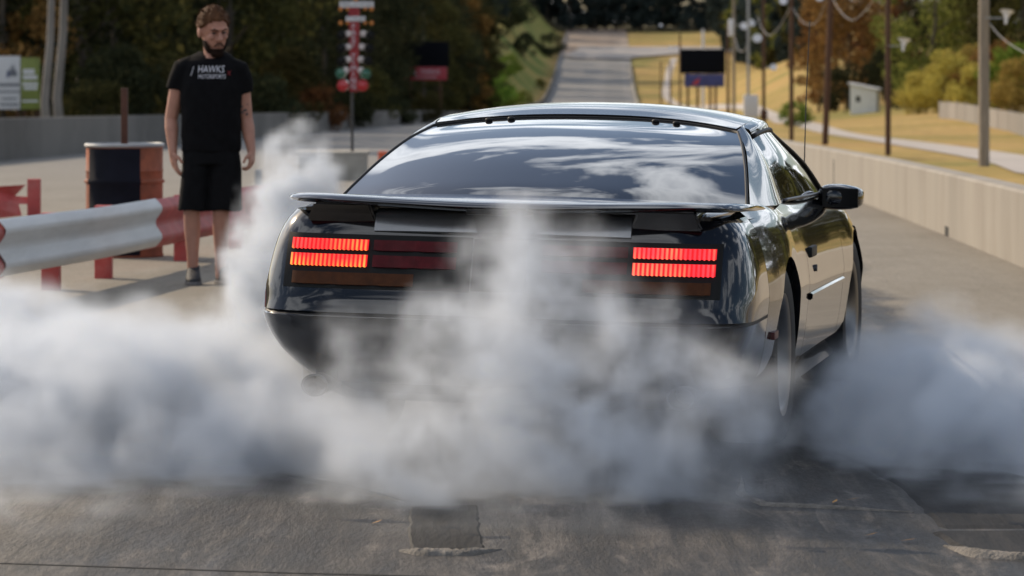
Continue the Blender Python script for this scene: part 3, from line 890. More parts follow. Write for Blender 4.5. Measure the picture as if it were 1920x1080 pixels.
# ---- upper deck, hood, nose
def deck_row(v, inset, crown, dz=0.0, n=13):
    z0 = ZTOP(v); w = WID(v) * PT(1.0) - inset
    return [(w * a, v, z0 + dz + crown * (1 - abs(a) ** 2.2)) for a in np.linspace(-1, 1, n)]
P = resample([deck_row(v, -0.002, cr) for v, cr in ((0.215, 0.012), (0.35, 0.022), (0.6, 0.03), (0.95, 0.03), (1.3, 0.03), (1.9, 0.03))], 26, 25)
grid_solid('rear_deck', P, M['paint'], car, ref=(0, 1, 0.2))
P = resample([deck_row(v, 0.004, cr, -0.004) for v, cr in ((3.10, 0.06), (3.4, 0.07), (3.8, 0.075), (4.2, 0.06), (4.55, 0.04), (4.72, 0.025))], 26, 25)
grid_solid('hood', P, M['paint'], car, ref=(0, 3.8, 0.2))
def nose_row(t):
    out = []
    v0 = 4.50; z = ZBOT(v0) + (ZTOP(4.6) - ZBOT(v0)) * t
    for q in np.linspace(-1, 1, 25):
        th = q * math.pi / 2
        U = WID(v0) * PT(t)
        u = U * math.copysign(abs(math.sin(th)) ** 0.75, q)
        v = v0 + (0.36 - 0.10 * abs(t - 0.45)) * abs(math.cos(th)) ** 0.75
        out.append((u, v, z - 0.05 * t * abs(math.cos(th))))
    return out
P = np.array([nose_row(t) for t in np.linspace(0, 1.0, 9)])
grid_solid('front_bumper', P, M['paint'], car, ref=(0, 4.2, 0.4))

# ---- greenhouse. Columns of key points per side (x given for the right)
def mir(row): return [(-x, y, z) for x, y, z in row[::-1]]
def span(w, v, z, vb, crown, n=11, e=2.4):
    """curve across the car: half width w, centre y bulged by vb, crown height"""
    return [(w * a, v - vb * (1 - abs(a) ** e), z + crown * (1 - abs(a) ** e)) for a in np.linspace(-1, 1, n)]
glass_rows = [span(0.618, 1.76, 1.172, -0.16, 0.042), span(0.668, 1.52, 1.120, 0.0, 0.054), span(0.715, 1.26, 1.043, 0.14, 0.050), span(0.752, 1.02, 0.962, 0.24, 0.030), span(0.770, 0.90, 0.918, 0.28, 0.012)]
P = resample(glass_rows, 30, 41)
hatch = grid_solid('rear_glass', P, M['tint_glass'], car, thick=0.006, ref=(0, 1.6, 0.6))
# black rubber frame round the glass
edge = [P[0, i] for i in range(41)] + [P[j, -1] for j in range(1, 30)] + [P[-1, i] for i in range(39, -1, -1)] + [P[j, 0] for j in range(28, 0, -1)]
bm = bmesh.new(); ep = [Vector(e) for e in edge]; ep.append(ep[0]); ep.append(ep[1]); bm_tube(bm, ep, 0.0055, 8, caps=False)
bm_obj('glass_seal', bm, M['trim_black'], hatch, smooth=True)
# hatch buttons along the top of the glass
for fr in (0.18, 0.25, 0.72, 0.79):
    i = fr * 40; a = P[1, int(i)]; b_ = P[1, int(i) + 1]; c_ = a + (b_ - a) * (i - int(i))
    bm = bmesh.new(); bmesh.ops.create_uvsphere(bm, u_segments=12, v_segments=8, radius=1.0)
    for v in bm.verts: v.co = Vector((v.co.x * 0.016, v.co.y * 0.011, v.co.z * 0.009)) + Vector(c_) + Vector((0, -0.006, 0.004))
    bm_obj('hinge_cap', bm, M['trim_black'], hatch, smooth=True)

roof_rows = [span(0.608, 1.775, 1.185, -0.165, 0.042), span(0.622, 2.0, 1.206, -0.13, 0.050), span(0.612, 2.35, 1.218, -0.05, 0.052), span(0.585, 2.62, 1.205, 0.0, 0.050), span(0.56, 2.78, 1.178, -0.03, 0.048)]
P = resample(roof_rows, 24, 31)
roof = grid_solid('roof', P, M['paint'], car, thick=0.02, ref=(0, 2.3, 0.6))
ws_rows = [span(0.56, 2.80, 1.172, -0.03, 0.048), span(0.63, 3.0, 1.09, -0.09, 0.03), span(0.70, 3.22, 0.99, -0.17, 0.02), span(0.755, 3.42, 0.895, -0.25, 0.012)]
P = resample(ws_rows, 16, 31)
grid_solid('windshield', P, M['tint_glass'], car, thick=0.006, ref=(0, 2.6, 0.6))
for s in (1, -1):
    # side window: rows from belt to roof rail
    belt = [(0.785, 1.93, 0.905), (0.800, 2.3, 0.902), (0.806, 2.7, 0.897), (0.802, 3.14, 0.890)]
    mid = [(0.735, 1.89, 1.035), (0.752, 2.2, 1.034), (0.752, 2.55, 1.030), (0.742, 2.90, 1.020)]
    top = [(0.660, 1.87, 1.150), (0.672, 2.08, 1.166), (0.664, 2.38, 1.168), (0.640, 2.62, 1.148)]
    P = resample([[(s * x, y, z) for x, y, z in r_] for r_ in (belt, mid, top)], 16, 24)
    sw = grid_solid('side_window', P, M['tint_glass'], car, thick=0.006, ref=(0, 2.5, 0.8))
    # black drip rail along the top and A pillar
    rail = [P[-1, i] for i in range(0, 24, 2)] + [P[-1, -1]] + [P[j, -1] for j in range(13, -1, -3)] + [P[0, -1]]
    bm = bmesh.new(); bm_tube(bm, [Vector(p) + Vector((s * 0.003, 0, 0.004)) for p in rail], 0.009, 8)
    bm_obj('window_trim', bm, M['trim_black'], sw, smooth=True)
    rail = [P[0, i] for i in range(0, 24)]
    bm = bmesh.new(); bm_tube(bm, [Vector(p) + Vector((s * 0.003, 0, -0.004)) for p in rail], 0.007, 8)
    bm_obj('belt_moulding', bm, M['chrome'], sw, smooth=True)
    # sail panel between rear glass and side window
    outer = [(0.785, 1.93, 0.902), (0.735, 1.89, 1.035), (0.660, 1.87, 1.152), (0.620, 1.90, 1.198)]
    inn = [(0.782, 0.905, 0.914), (0.726, 1.26, 1.040), (0.680, 1.52, 1.116), (0.612, 1.765, 1.178)]
    midr = [(0.822, 1.42, 0.905), (0.752, 1.58, 1.042), (0.682, 1.70, 1.140), (0.622, 1.84, 1.192)]
    P = resample([[(s * x, y, z) for x, y, z in r_] for r_ in (inn, midr, outer)], 16, 18)
    grid_solid('sail_panel', P, M['paint'], car, thick=0.012, ref=(0, 1.8, 0.8))
    # roof rail filling between roof and drip rail
    a_ = [(0.660, 1.87, 1.154), (0.672, 2.08, 1.170), (0.664, 2.38, 1.172), (0.640, 2.62, 1.152), (0.625, 2.72, 1.135)]
    b2 = [(0.614, 1.85, 1.192), (0.618, 2.05, 1.208), (0.610, 2.35, 1.218), (0.585, 2.62, 1.206), (0.558, 2.78, 1.180)]
    m2 = [((p[0] + q[0]) / 2 + 0.012, (p[1] + q[1]) / 2, (p[2] + q[2]) / 2 + 0.008) for p, q in zip(a_, b2)]
    P = resample([[(s * x, y, z) for x, y, z in r_] for r_ in (a_, m2, b2)], 8, 24)
    grid_solid('roof_rail', P, M['paint'], car, thick=0.012, ref=(0, 2.3, 0.8))
    # A pillar
    a_ = [(0.640, 2.62, 1.150), (0.742, 2.90, 1.022), (0.802, 3.14, 0.892), (0.81, 3.2, 0.86)]
    b2 = [(0.560, 2.79, 1.180), (0.630, 3.0, 1.095), (0.705, 3.22, 0.99), (0.76, 3.42, 0.89)]
    m2 = [((p[0] + q[0]) / 2 + 0.014, (p[1] + q[1]) / 2, (p[2] + q[2]) / 2 + 0.01) for p, q in zip(a_, b2)]
    P = resample([[(s * x, y, z) for x, y, z in r_] for r_ in (a_, m2, b2)], 8, 16)
    grid_solid('windshield_pillar', P, M['paint'], car, thick=0.012, ref=(0, 2.6, 0.8))
    # mirror
    bm = bmesh.new(); bmesh.ops.create_uvsphere(bm, u_segments=28, v_segments=18, radius=1.0)
    for v in bm.verts:
        x, y, z = v.co
        f = lambda q, e: math.copysign(abs(q) ** e, q)
        xx = f(x, 0.55); zz = f(z, 0.62); yy = f(y, 0.8)
        taper = 1.0 - 0.14 * max(0, xx) * max(0, -zz) - 0.25 * max(0, xx) * max(0, zz)
        v.co = Vector((s * (0.905 + xx * 0.095), 2.99 + yy * 0.085 + 0.02 * xx, 0.876 + zz * 0.056 * taper))
    mi = bm_obj('side_mirror', bm, M['paint'], car, smooth=True)
    P = resample([[(s * (0.91 + a * 0.075), 2.99 - 0.082 - 0.012 * a * a, 0.876 + b_ * 0.04) for a in (-1, -0.3, 0.4, 1)] for b_ in (-1, -0.3, 0.4, 1)], 8, 10)
    grid_solid('mirror_face', P, M['lamp_black'], mi, thick=0.004, ref=(s * 0.93, 3.2, 0.86))
    box('mirror_foot', (s * 0.80 - 0.035, 2.96, 0.83), (s * 0.80 + 0.035, 3.05, 0.872), M['paint'], mi, bevel=0.012)

# ---- rear wing: blade whose ends sweep forward along the fenders
sections = [  # x, y rear, y front, z, thickness
    (0.0, 0.055, 0.36, 0.940, 0.026), (0.10, 0.055, 0.36, 0.940, 0.026), (0.30, 0.062, 0.37, 0.945, 0.024), (0.50, 0.085, 0.39, 0.950, 0.023), (0.66, 0.125, 0.43, 0.953, 0.022),
    (0.76, 0.18, 0.52, 0.952, 0.021), (0.81, 0.27, 0.66, 0.950, 0.019), (0.838, 0.42, 0.82, 0.944, 0.014), (0.842, 0.66, 0.90, 0.936, 0.008)]
full = [(-a, b_, c_, d_, e_) for a, b_, c_, d_, e_ in sections[:0:-1]] + sections
prof = [(0.0, 0.0), (0.06, 0.5), (0.3, 0.9), (0.7, 0.7), (1.0, 0.05), (0.7, -0.45), (0.3, -0.7), (0.06, -0.5)]
rows = []
for x, yr, yf, z, th in full:
    rows.append([(x, yr + (yf - yr) * a, z - 0.026 + th * b_ + 0.012 * (1 - a)) for a, b_ in prof])
A = np.array(rows)
B = resample(A, 61, 8)
k = B.shape[1]; vs = [tuple(p) for p in B.reshape(-1, 3)]
fs = [(j * k + i, j * k + (i + 1) % k, (j + 1) * k + (i + 1) % k, (j + 1) * k + i) for j in range(60) for i in range(k)]
fs += [tuple(range(k)), tuple(60 * k + i for i in range(k))[::-1]]
bm = bmesh.new(); me_ = bpy.data.meshes.new('t'); me_.from_pydata(vs, [], fs); bm.from_mesh(me_); bpy.data.meshes.remove(me_)
wing = bm_obj('rear_wing', bm, M['paint'], car, smooth=True, sharp=50)
box('high_brake_lamp', (-0.11, 0.045, 0.900), (0.11, 0.30, 0.920), M['lamp_black'], wing, bevel=0.008)
for s in (1, -1):
    xs_ = sorted((s * 0.47, s * 0.70))
    bm = bmesh.new()
    vs = []
    for z, gx, gy0, gy1 in ((0.858, 0.015, 0.16, 0.60), (0.89, 0.0, 0.155, 0.56), (0.926, -0.012, 0.15, 0.48)):
        for (x, y) in ((xs_[0] - gx, gy0), (xs_[1] + gx, gy0), (xs_[1] + gx, gy1), (xs_[0] - gx, gy1)):
            vs.append(bm.verts.new((x, y, z)))
    for j in range(2):
        for i in range(4):
            bm.faces.new((vs[j * 4 + i], vs[j * 4 + (i + 1) % 4], vs[(j + 1) * 4 + (i + 1) % 4], vs[(j + 1) * 4 + i]))
    bm.faces.new(vs[:4]); bm.faces.new(vs[8:])
    bmesh.ops.bevel(bm, geom=list(bm.edges), offset=0.008, segments=2, affect='EDGES')
    bm_obj('wing_pedestal', bm, M['paint'], wing, smooth=True, sharp=40)
# hatch lip: rounded panel under the blade, sky sheen put into its grey
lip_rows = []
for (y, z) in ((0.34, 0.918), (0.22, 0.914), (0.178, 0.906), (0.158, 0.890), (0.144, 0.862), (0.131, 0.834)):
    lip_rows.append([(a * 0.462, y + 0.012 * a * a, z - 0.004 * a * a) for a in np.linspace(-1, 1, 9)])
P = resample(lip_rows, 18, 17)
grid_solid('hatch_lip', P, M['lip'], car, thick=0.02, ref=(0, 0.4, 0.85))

# ---- tail lamps
def lamp_mat(name, c0, c1, strength, scale, pitch):
    """lit lens: a filament glow in every prism rib, fading to deep red between them"""
    m = bpy.data.materials.new(name); n, l = nt(m); b = n['Principled BSDF']
    tc = n.new('ShaderNodeTexCoord'); no = n.new('ShaderNodeTexNoise'); no.inputs['Scale'].default_value = scale; no.inputs['Detail'].default_value = 1.5
    l.new(tc.outputs['Object'], no.inputs['Vector'])
    r_ = n.new('ShaderNodeValToRGB'); r_.color_ramp.elements[0].position = 0.44; r_.color_ramp.elements[0].color = (*c0, 1); r_.color_ramp.elements[1].position = 0.60; r_.color_ramp.elements[1].color = (*c1, 1)
    l.new(no.outputs['Fac'], r_.inputs[0])
    sp = n.new('ShaderNodeSeparateXYZ'); l.new(tc.outputs['Object'], sp.inputs[0])
    ph = n.new('ShaderNodeMath'); ph.operation = 'MULTIPLY_ADD'; ph.inputs[1].default_value = 2 * math.pi / pitch; ph.inputs[2].default_value = -0.475 * 2 * math.pi / pitch - math.pi / 2
    l.new(sp.outputs['X'], ph.inputs[0])
    sn = n.new('ShaderNodeMath'); sn.operation = 'SINE'; l.new(ph.outputs[0], sn.inputs[0])
    mr = n.new('ShaderNodeMapRange'); mr.inputs[1].default_value = -0.6; mr.inputs[2].default_value = 0.9; mr.inputs[3].default_value = 0.0; mr.inputs[4].default_value = 1.0
    l.new(sn.outputs[0], mr.inputs[0])
    mx = n.new('ShaderNodeMixRGB'); mx.inputs[1].default_value = (0.72, 0.014, 0.020, 1); l.new(mr.outputs[0], mx.inputs[0]); l.new(r_.outputs[0], mx.inputs[2])
    l.new(mx.outputs[0], b.inputs['Emission Color'])
    b.inputs['Emission Strength'].default_value = strength
    b.inputs['Base Color'].default_value = (0.20, 0.008, 0.008, 1); b.inputs['Roughness'].default_value = 0.2
    return m
M['lit_red'] = lamp_mat('lit_tail_lamp', (1.0, 0.06, 0.04), (1.0, 0.42, 0.06), 1.35, 7.0, 0.29 / 18)
M['lit_red2'] = lamp_mat('lit_tail_lamp_red', (1.0, 0.045, 0.06), (1.0, 0.22, 0.09), 1.3, 7.0, 0.29 / 18)
M['unlit_amber'] = mat('unlit_amber_lens', (0.060, 0.018, 0.004), 0.4, var=0.3, scale=30, spec=0.15)
def lens(name, u0, u1, z0, z1, mat_, parent, ribs, depth=0.007, slant=0.0):
    """ribbed lens following the tail; every rib is a real step"""
    cols = []
    for k in range(ribs):
        a = u0 + (u1 - u0) * k / ribs; w = (u1 - u0) / ribs
        cols += [(a + w * 0.02, -0.004), (a + w * 0.20, depth), (a + w * 0.80, depth), (a + w * 0.98, -0.004)]
    P = []
    for z in np.linspace(z0, z1, 4):
        P.append([(u, tail_v(u, z) - 0.010 - d, z) for u, d in cols])
    return grid_solid(name, np.array(P), mat_, parent, thick=0.012, ref=(0, 0.8, 0.75), sharp=30)
for s in (1, -1):
    lamp_bg = []
    for z in np.linspace(0.625, 0.815, 8):
        lamp_bg.append([(s * u, tail_v(u, z) - 0.0018, z) for u in np.linspace(0.10, 0.785, 30)])
    bezel = grid_solid('tail_lamp', np.array(lamp_bg), M['lamp_black'], car, thick=0.01, ref=(0, 0.8, 0.72))
    lm = M['lit_red'] if s < 0 else M['lit_red2']
    so = (lambda a, b_: (s * a, s * b_))
    for (z0, z1) in ((0.762, 0.798), (0.704, 0.745)):
        o = lens('brake_lens', s * 0.475, s * 0.765, z0, z1, lm, bezel, 18); o['label'] = 'lit ribbed red brake lens'
        lens('inner_lens', s * 0.150, s * 0.460, z0, z1, M['unlit_red'], bezel, 2, depth=0.004)
    lens('amber_lens', s * 0.30, s * 0.755, 0.640, 0.682, M['unlit_amber'], bezel, 3, depth=0.004)
# plate pocket between the lamps
P = np.array([[(u, tail_v(u, z) - 0.0012, z) for u in np.linspace(-0.095, 0.095, 5)] for z in np.linspace(0.63, 0.81, 4)])
grid_solid('centre_panel', P, M['trim_black'], car, thick=0.008, ref=(0, 0.8, 0.72))

# ---- exhaust tips
for s in (1, -1):
    o = lathe('exhaust_tip', [(0.034, 0.45), (0.034, 0.02), (0.037, 0.0), (0.031, 0.0), (0.030, 0.16), (0.0, 0.16)], M['chrome'], car, seg=20, axis='Y', loc=(s * 0.655, 0.085, 0.278))
    o.scale = (1.35, 1, 1.1)
# antenna on the right front fender
tube('antenna', [(0.70, 3.36, 0.86), (0.70, 3.36, 0.90), (0.705, 3.355, 1.3), (0.715, 3.35, 1.635)], [0.010, 0.003, 0.0022, 0.0018], M['dark_steel'], car, seg=8)
# rear lower splash guards
body_parts = list(car.children)
BX = Matrix.Translation((0, 1.5, 0.3)) @ Matrix.Rotation(R(1.05), 4, 'Y') @ Matrix.Translation((0, -1.5, -0.3))
for o in body_parts:
    o.matrix_local = BX @ Matrix.LocRotScale(o.location, o.rotation_euler, o.scale)

# ---- wheels
def wheel(s, y, R_, w, xin, steer=0.0):
    """tyre and deep polished rim; axle along x"""
    root = empty('wheel', (s * (xin + w / 2), y, R_), R(steer))
    root.parent = car
    rr = R_ * 0.665
    h = w / 2
    tyre = lathe('tyre', [(rr - 0.012, -h * 0.86), (rr + 0.012, -h * 0.93), (R_ - 0.05, -h), (R_ - 0.018, -h * 0.93), (R_ - 0.003, -h * 0.78), (R_, -h * 0.4), (R_, h * 0.4), (R_ - 0.003, h * 0.78), (R_ - 0.018, h * 0.93), (R_ - 0.05, h), (rr + 0.012, h * 0.93), (rr - 0.012, h * 0.86)], M['rubber'], root, seg=56, axis='X', sharp=60)
    # rim lip and barrel, outer side towards s
    rim = lathe('rim', [(rr - 0.030, -s * h * 0.80), (rr - 0.030, -s * h * 0.2), (rr - 0.045, s * h * 0.15), (rr - 0.020, s * h * 0.84), (rr - 0.004, s * h * 0.90), (rr + 0.008, s * h * 0.93), (rr + 0.010, s * h * 0.88)], M['alloy'], root, seg=56, axis='X', sharp=60)
    bm = bmesh.new()
    for k in range(5):
        a = 2 * math.pi * k / 5 + 0.3
        ca, sa = math.cos(a), math.sin(a)
        def pt(r_, t, x): return Vector((x, r_ * ca - t * sa, r_ * sa + t * ca))
        x0, x1 = s * h * 0.30, s * h * 0.62
        q = [pt(0.04, -0.035, x0), pt(0.04, 0.035, x0), pt(rr - 0.03, 0.026, x0), pt(rr - 0.03, -0.026, x0), pt(0.04, -0.03, x1), pt(0.04, 0.03, x1), pt(rr - 0.035, 0.02, s * h * 0.5), pt(rr - 0.035, -0.02, s * h * 0.5)]
        vv = [bm.verts.new(p) for p in q]
        for f in ((0, 1, 2, 3), (4, 5, 6, 7), (0, 1, 5, 4), (1, 2, 6, 5), (2, 3, 7, 6), (3, 0, 4, 7)):
            bm.faces.new([vv[i] for i in f])
    sp_ = bm_obj('spokes', bm, M['alloy'], rim)
    lathe('hub_cap', [(0.0, s * h * 0.70), (0.03, s * h * 0.70), (0.05, s * h * 0.62), (0.06, s * h * 0.3)], M['alloy'], rim, seg=24, axis='X')
    lathe('brake_disc', [(0.0, s * h * 0.10), (0.14, s * h * 0.10), (0.14, -s * h * 0.02), (0.0, -s * h * 0.02)], M['dark_steel'], root, seg=32, axis='X')
    return root
for s in (1, -1):
    wheel(s, 1.17, 0.335, 0.275, 0.622)
    wheel(s, 3.735, 0.325, 0.245, 0.650, steer=-2)
# ================================================================== TRACKSIDE THINGS
F_PX = 6400.0
def at(px, py, Z):
    """world point at distance Z that the lens images at photo pixel (px, py)"""
    return Vector(((px - 960) * Z / F_PX, Z, CAM_H - (py - 120) * Z / F_PX))
def TZ(x, y): return float(T(x, y))

# ---- W-beam guard rail: white beam lapped with red ones, red posts
rail = empty('guard_rail', (-2.9, 22.05, 0))
tag(rail, 'corrugated white and red guard rail in front of the standing man', 'guard rail')
RL = Vector((-2.9, 22.05, 0))
def rail_x(y): return -2.9 + 0.123 * (y - 22.05)
W_PROF = [(0.0, 0.00), (0.012, 0.008), (0.046, 0.042), (0.054, 0.058), (0.050, 0.082), (0.010, 0.132), (0.004, 0.155), (0.010, 0.178), (0.050, 0.228), (0.054, 0.252), (0.046, 0.268), (0.012, 0.302), (0.0, 0.31)]
def beam(name, y0, y1, off, zb, mat_, parent, origin, fx, label=None, wob=0.0, scale=1.12):
    """corrugated beam from y0 to y1, real sheet with thickness"""
    nseg = max(4, int((y1 - y0) / 0.25)); th = 0.006
    d = Vector((0.123, 1, 0)).normalized(); nrm = Vector((d.y, -d.x, 0))     # faces right / camera
    rows = []
    for i in range(nseg + 1):
        t = i / nseg
        y = y0 + (y1 - y0) * t
        base = Vector((fx(y), y, TZ(0, y) + zb + wob * math.sin(t * 5.1 + y0)))
        # ends of a beam are cut square but slightly rolled
        rows.append([base + nrm * (off + a) + Vector((0, 0, b_ * scale)) - origin for a, b_ in W_PROF])
    return grid_solid(name, np.array([[tuple(p) for p in r_] for r_ in rows]), mat_, parent, thick=th, ref=tuple(rows[nseg // 2][6] - nrm * 2), sharp=50)
beam('beam', 17.2, 20.55, 0.012, 0.160, M['red_paint'], rail, RL, rail_x, wob=0.004)['label'] = 'red painted beam at the near end'
beam('beam', 20.42, 24.55, 0.026, 0.165, M['white_paint'], rail, RL, rail_x, wob=0.006)['label'] = 'white painted beam with scuffs'
beam('beam', 24.3, 28.9, 0.012, 0.160, M['red_paint'], rail, RL, rail_x, wob=0.005)['label'] = 'faded red beam at the far end'
for y in (20.05, 22.05, 23.45, 25.9, 27.9):
    x = rail_x(y) - 0.06; z = TZ(0, y)
    w = 0.075
    box('post', (x - w - RL.x, y - 0.055 - RL.y, z - 0.2), (x + w * 0.55 - RL.x, y + 0.055 - RL.y, z + 0.50), M['red_paint'], rail, bevel=0.006)
    for zb in (0.25, 0.44):
        lathe('bolt', [(0, 0.022), (0.014, 0.018), (0.016, 0.0)], M['grey_steel'], rail, seg=8, axis='X', loc=(rail_x(y) + 0.04 - RL.x, y - RL.y, z + zb))

# broken red rail end behind
rb = empty('broken_guard_rail', (-4.2, 30, TZ(0, 30)))
tag(rb, 'bent red guard rail end with one short post, left of the rusty barrel', 'guard rail')
box('post', (-0.055, -0.05, -0.1), (0.055, 0.05, 0.52), M['red_paint'], rb, bevel=0.006)
pl = [(-0.95, 0.10), (-0.10, 0.20), (-0.13, 0.30), (-0.03, 0.30), (-0.03, 0.36), (-0.17, 0.37), (-0.07, 0.47), (-0.30, 0.455), (-0.36, 0.42), (-0.95, 0.46)]
vs = [(x, -0.03 + 0.05 * math.sin(z * 20), z) for x, z in pl] + [(x, -0.018 + 0.05 * math.sin(z * 20), z) for x, z in pl]
n_ = len(pl)
mesh_obj('torn_beam', vs, [tuple(range(n_)), tuple(range(2 * n_ - 1, n_ - 1, -1))] + [(i, (i + 1) % n_, n_ + (i + 1) % n_, n_ + i) for i in range(n_)], M['red_paint'], rb)
box('post', (-0.62, 0.02, -0.1), (-0.52, 0.12, 0.40), M['red_paint'], rb, bevel=0.006)

# ---- rusty drum with a dark painted side, steel post standing in it
bz = TZ(0, 26.6)
drum = empty('oil_drum', (-3.02, 26.6, bz))
tag(drum, 'rusty orange steel drum with dark front panel behind the white rail', 'drum')
lathe('shell', [(0.0, 0.004), (0.292, 0.004), (0.298, 0.0), (0.305, 0.012), (0.298, 0.03), (0.298, 0.29), (0.312, 0.30), (0.312, 0.315), (0.298, 0.325), (0.298, 0.57), (0.312, 0.58), (0.312, 0.595), (0.298, 0.605), (0.298, 0.66), (0.304, 0.67), (0.298, 0.68), (0.298, 0.855), (0.290, 0.85), (0.285, 0.10), (0.0, 0.10)], M['rust'], drum, seg=56)
lathe('rim', [(0.288, 0.862), (0.296, 0.852), (0.308, 0.856), (0.312, 0.868), (0.306, 0.882), (0.294, 0.884), (0.288, 0.874), (0.288, 0.862)], M['grey_steel'], drum, seg=56)
lathe('dark_panel', [(0.302, 0.02), (0.3165, 0.30), (0.3165, 0.32), (0.304, 0.34), (0.304, 0.56), (0.3165, 0.58), (0.3165, 0.60), (0.304, 0.62), (0.304, 0.846)], M['navy'], drum, seg=24, a0=R(-90 - 57), a1=R(-90 + 30))
sp0 = box('steel_post', (-3.045, 26.575, bz + 0.10), (-2.995, 26.625, 1.243), M['rust_dark'], None, bevel=0.004)
tag(sp0, 'thin dark rusty steel post standing upright in the drum', 'post')

# ---- concrete block carrying the starting-light tree
bk = empty('concrete_block', (-2.8, 53.5, TZ(0, 53.5)))
tag(bk, 'weathered concrete block under the red starting light column', 'concrete block')
box('base_block', (-0.10, -0.55, -0.1), (0.52, 0.55, 0.40), M['concrete_cap'], bk, bevel=0.02)
box('side_block', (-0.52, -0.45, -0.1), (-0.115, 0.55, 0.36), M['concrete_old'], bk, bevel=0.02)
box('cap_slab', (-0.56, -0.52, 0.402), (0.56, 0.6, 0.455), M['concrete_cap'], bk, bevel=0.012)
vs = []
for j in range(6):
    for i in range(10):
        vs.append((-0.50 + 0.40 * i / 9, -0.56 + 0.04 * math.sin(i * 1.7 + j), 0.39 - 0.20 * j / 5 - 0.03 * math.sin(i * 0.9)))
mesh_obj('tarp', vs, [(j * 10 + i, j * 10 + i + 1, (j + 1) * 10 + i + 1, (j + 1) * 10 + i) for j in range(5) for i in range(9)], M['tarp'], bk, smooth=True)

TX, TY, T0 = (664 - 960) * 53.3 / F_PX, 53.3, TZ(0, 53.5) + 0.455
pxz = lambda y: CAM_H - (y - 120) * 53.3 / F_PX
tree = empty('starting_light_tree', (TX, TY, T0))
tag(tree, 'red drag race starting light column with amber, green and red lamps', 'traffic light')
def tl(y): return pxz(y) - T0
tube('pole', [(-0.03, 0, -0.01), (-0.03, 0, tl(165))], 0.022, M['dark_steel'], tree)
bm = bmesh.new()
vs = [bm.verts.new((x * wz, y, z)) for z, wz in ((tl(172), 0.065), (tl(8), 0.085)) for (x, y) in ((-1, -0.05), (1, -0.05), (1, 0.05), (-1, 0.05))]
for f in ((0, 1, 2, 3), (4, 5, 6, 7), (0, 1, 5, 4), (1, 2, 6, 5), (2, 3, 7, 6), (3, 0, 4, 7)):
    bm.faces.new([vs[i] for i in f])
column = bm_obj('column', bm, M['tree_red'], tree)
def plate(name, y0, y1, x0, x1, word):
    k = 53.3 / F_PX
    p = box(name, ((x0 - 664) * k, -0.075, tl(y1)), ((x1 - 664) * k, -0.058, tl(y0)), M['sign_white'], tree, bevel=0.004)
    text_mesh('lettering', word, 0.09, M['ink_grey'], p, (((x0 + x1) / 2 - 664) * k, -0.0775, (tl(y0) + tl(y1)) / 2), (R(90), 0, 0), width=(x1 - x0) * k * 0.9)
plate('sign_plate', 3, 14, 637, 701, 'PRE-STAGE')
plate('sign_plate', 30.5, 40, 649, 685, 'STAGE')
letters = 'FAST TIMING'
for i, ch in enumerate(letters):
    if ch != ' ':
        text_mesh('letter', ch, 0.115, M['print_white'], column, (-0.008, -0.0525, tl(50 + i * 11.2)), (R(90), 0, 0), extrude=0.003)
def bulb(x, y, r_, mat_, back, yaw=0.0):
    k = 53.3 / F_PX
    h = lathe('lamp', [(0.0, 0.10), (r_ * 0.75, 0.10), (r_, 0.03), (r_, -0.03), (r_ * 1.04, -0.035), (r_ * 1.04, -0.05), (r_ * 0.86, -0.05), (r_ * 0.86, -0.03)], back, tree, seg=24, axis='Y', loc=((x - 664) * k, -0.03, tl(y)))
    h.rotation_euler.z = yaw
    lathe('lens', [(0.0, -0.062), (r_ * 0.5, -0.056), (r_ * 0.86, -0.036)], mat_, h, seg=24, axis='Y')
    return h
for y, r_, mt in ((17, 0.034, M['lamp_amber']), (43, 0.034, M['lamp_amber'])):
    for x in (639, 652, 685, 697):
        bulb(x, y, r_ * (1.0 if x in (639, 697) else 0.8), mt, M['lamp_amber'])
for y in (66, 90.5, 114):
    for s, x in ((-1, 641.5), (1, 694 - (y - 66) * 0.10)):
        h = bulb(x, y, 0.072, M['lamp_black'], M['lamp_black'], s * 0.25)
        h2 = bulb(x - s * 13.5, y - 3, 0.048, M['lamp_rim'], M['lamp_rim'], s * 0.25)
for s, x in ((-1, 640), (1, 685)):
    bulb(x, 137 + (1 if s > 0 else 0), 0.080, M['lamp_green'], M['lamp_green'], s * 0.2)
    bulb(x - s * 8.5, 132, 0.052, M['lamp_rim'], M['lamp_rim'], s * 0.2)
    bulb(x + (4 if s < 0 else -6), 160, 0.088, M['lamp_red'], M['lamp_red'], s * 0.2)
bulb(668, -1, 0.035, M['lamp_amber'], M['lamp_amber'])
for y in (17, 43, 66, 90.5, 114, 137, 160):
    box('bracket', (-0.20, -0.012, tl(y) - 0.012), (0.22, 0.012, tl(y) + 0.012), M['lamp_black'], tree)

sp1 = box('sensor_post', at(478, 318, 50) - Vector((0, 0, 0.29)), at(491, 318, 50) + Vector((0, 0.10, 0)), M['grey_steel'], None, bevel=0.01)
tag(sp1, 'short grey timing sensor post left of the concrete block', 'post')
mk = box('orange_marker', (at(709, 0, 71).x, 71, TZ(0, 71)), (at(727, 0, 71).x, 71.25, TZ(0, 71) + 0.225), M['orange'], None, bevel=0.02)
tag(mk, 'small orange foam block on the track beside the car roof', 'marker block')

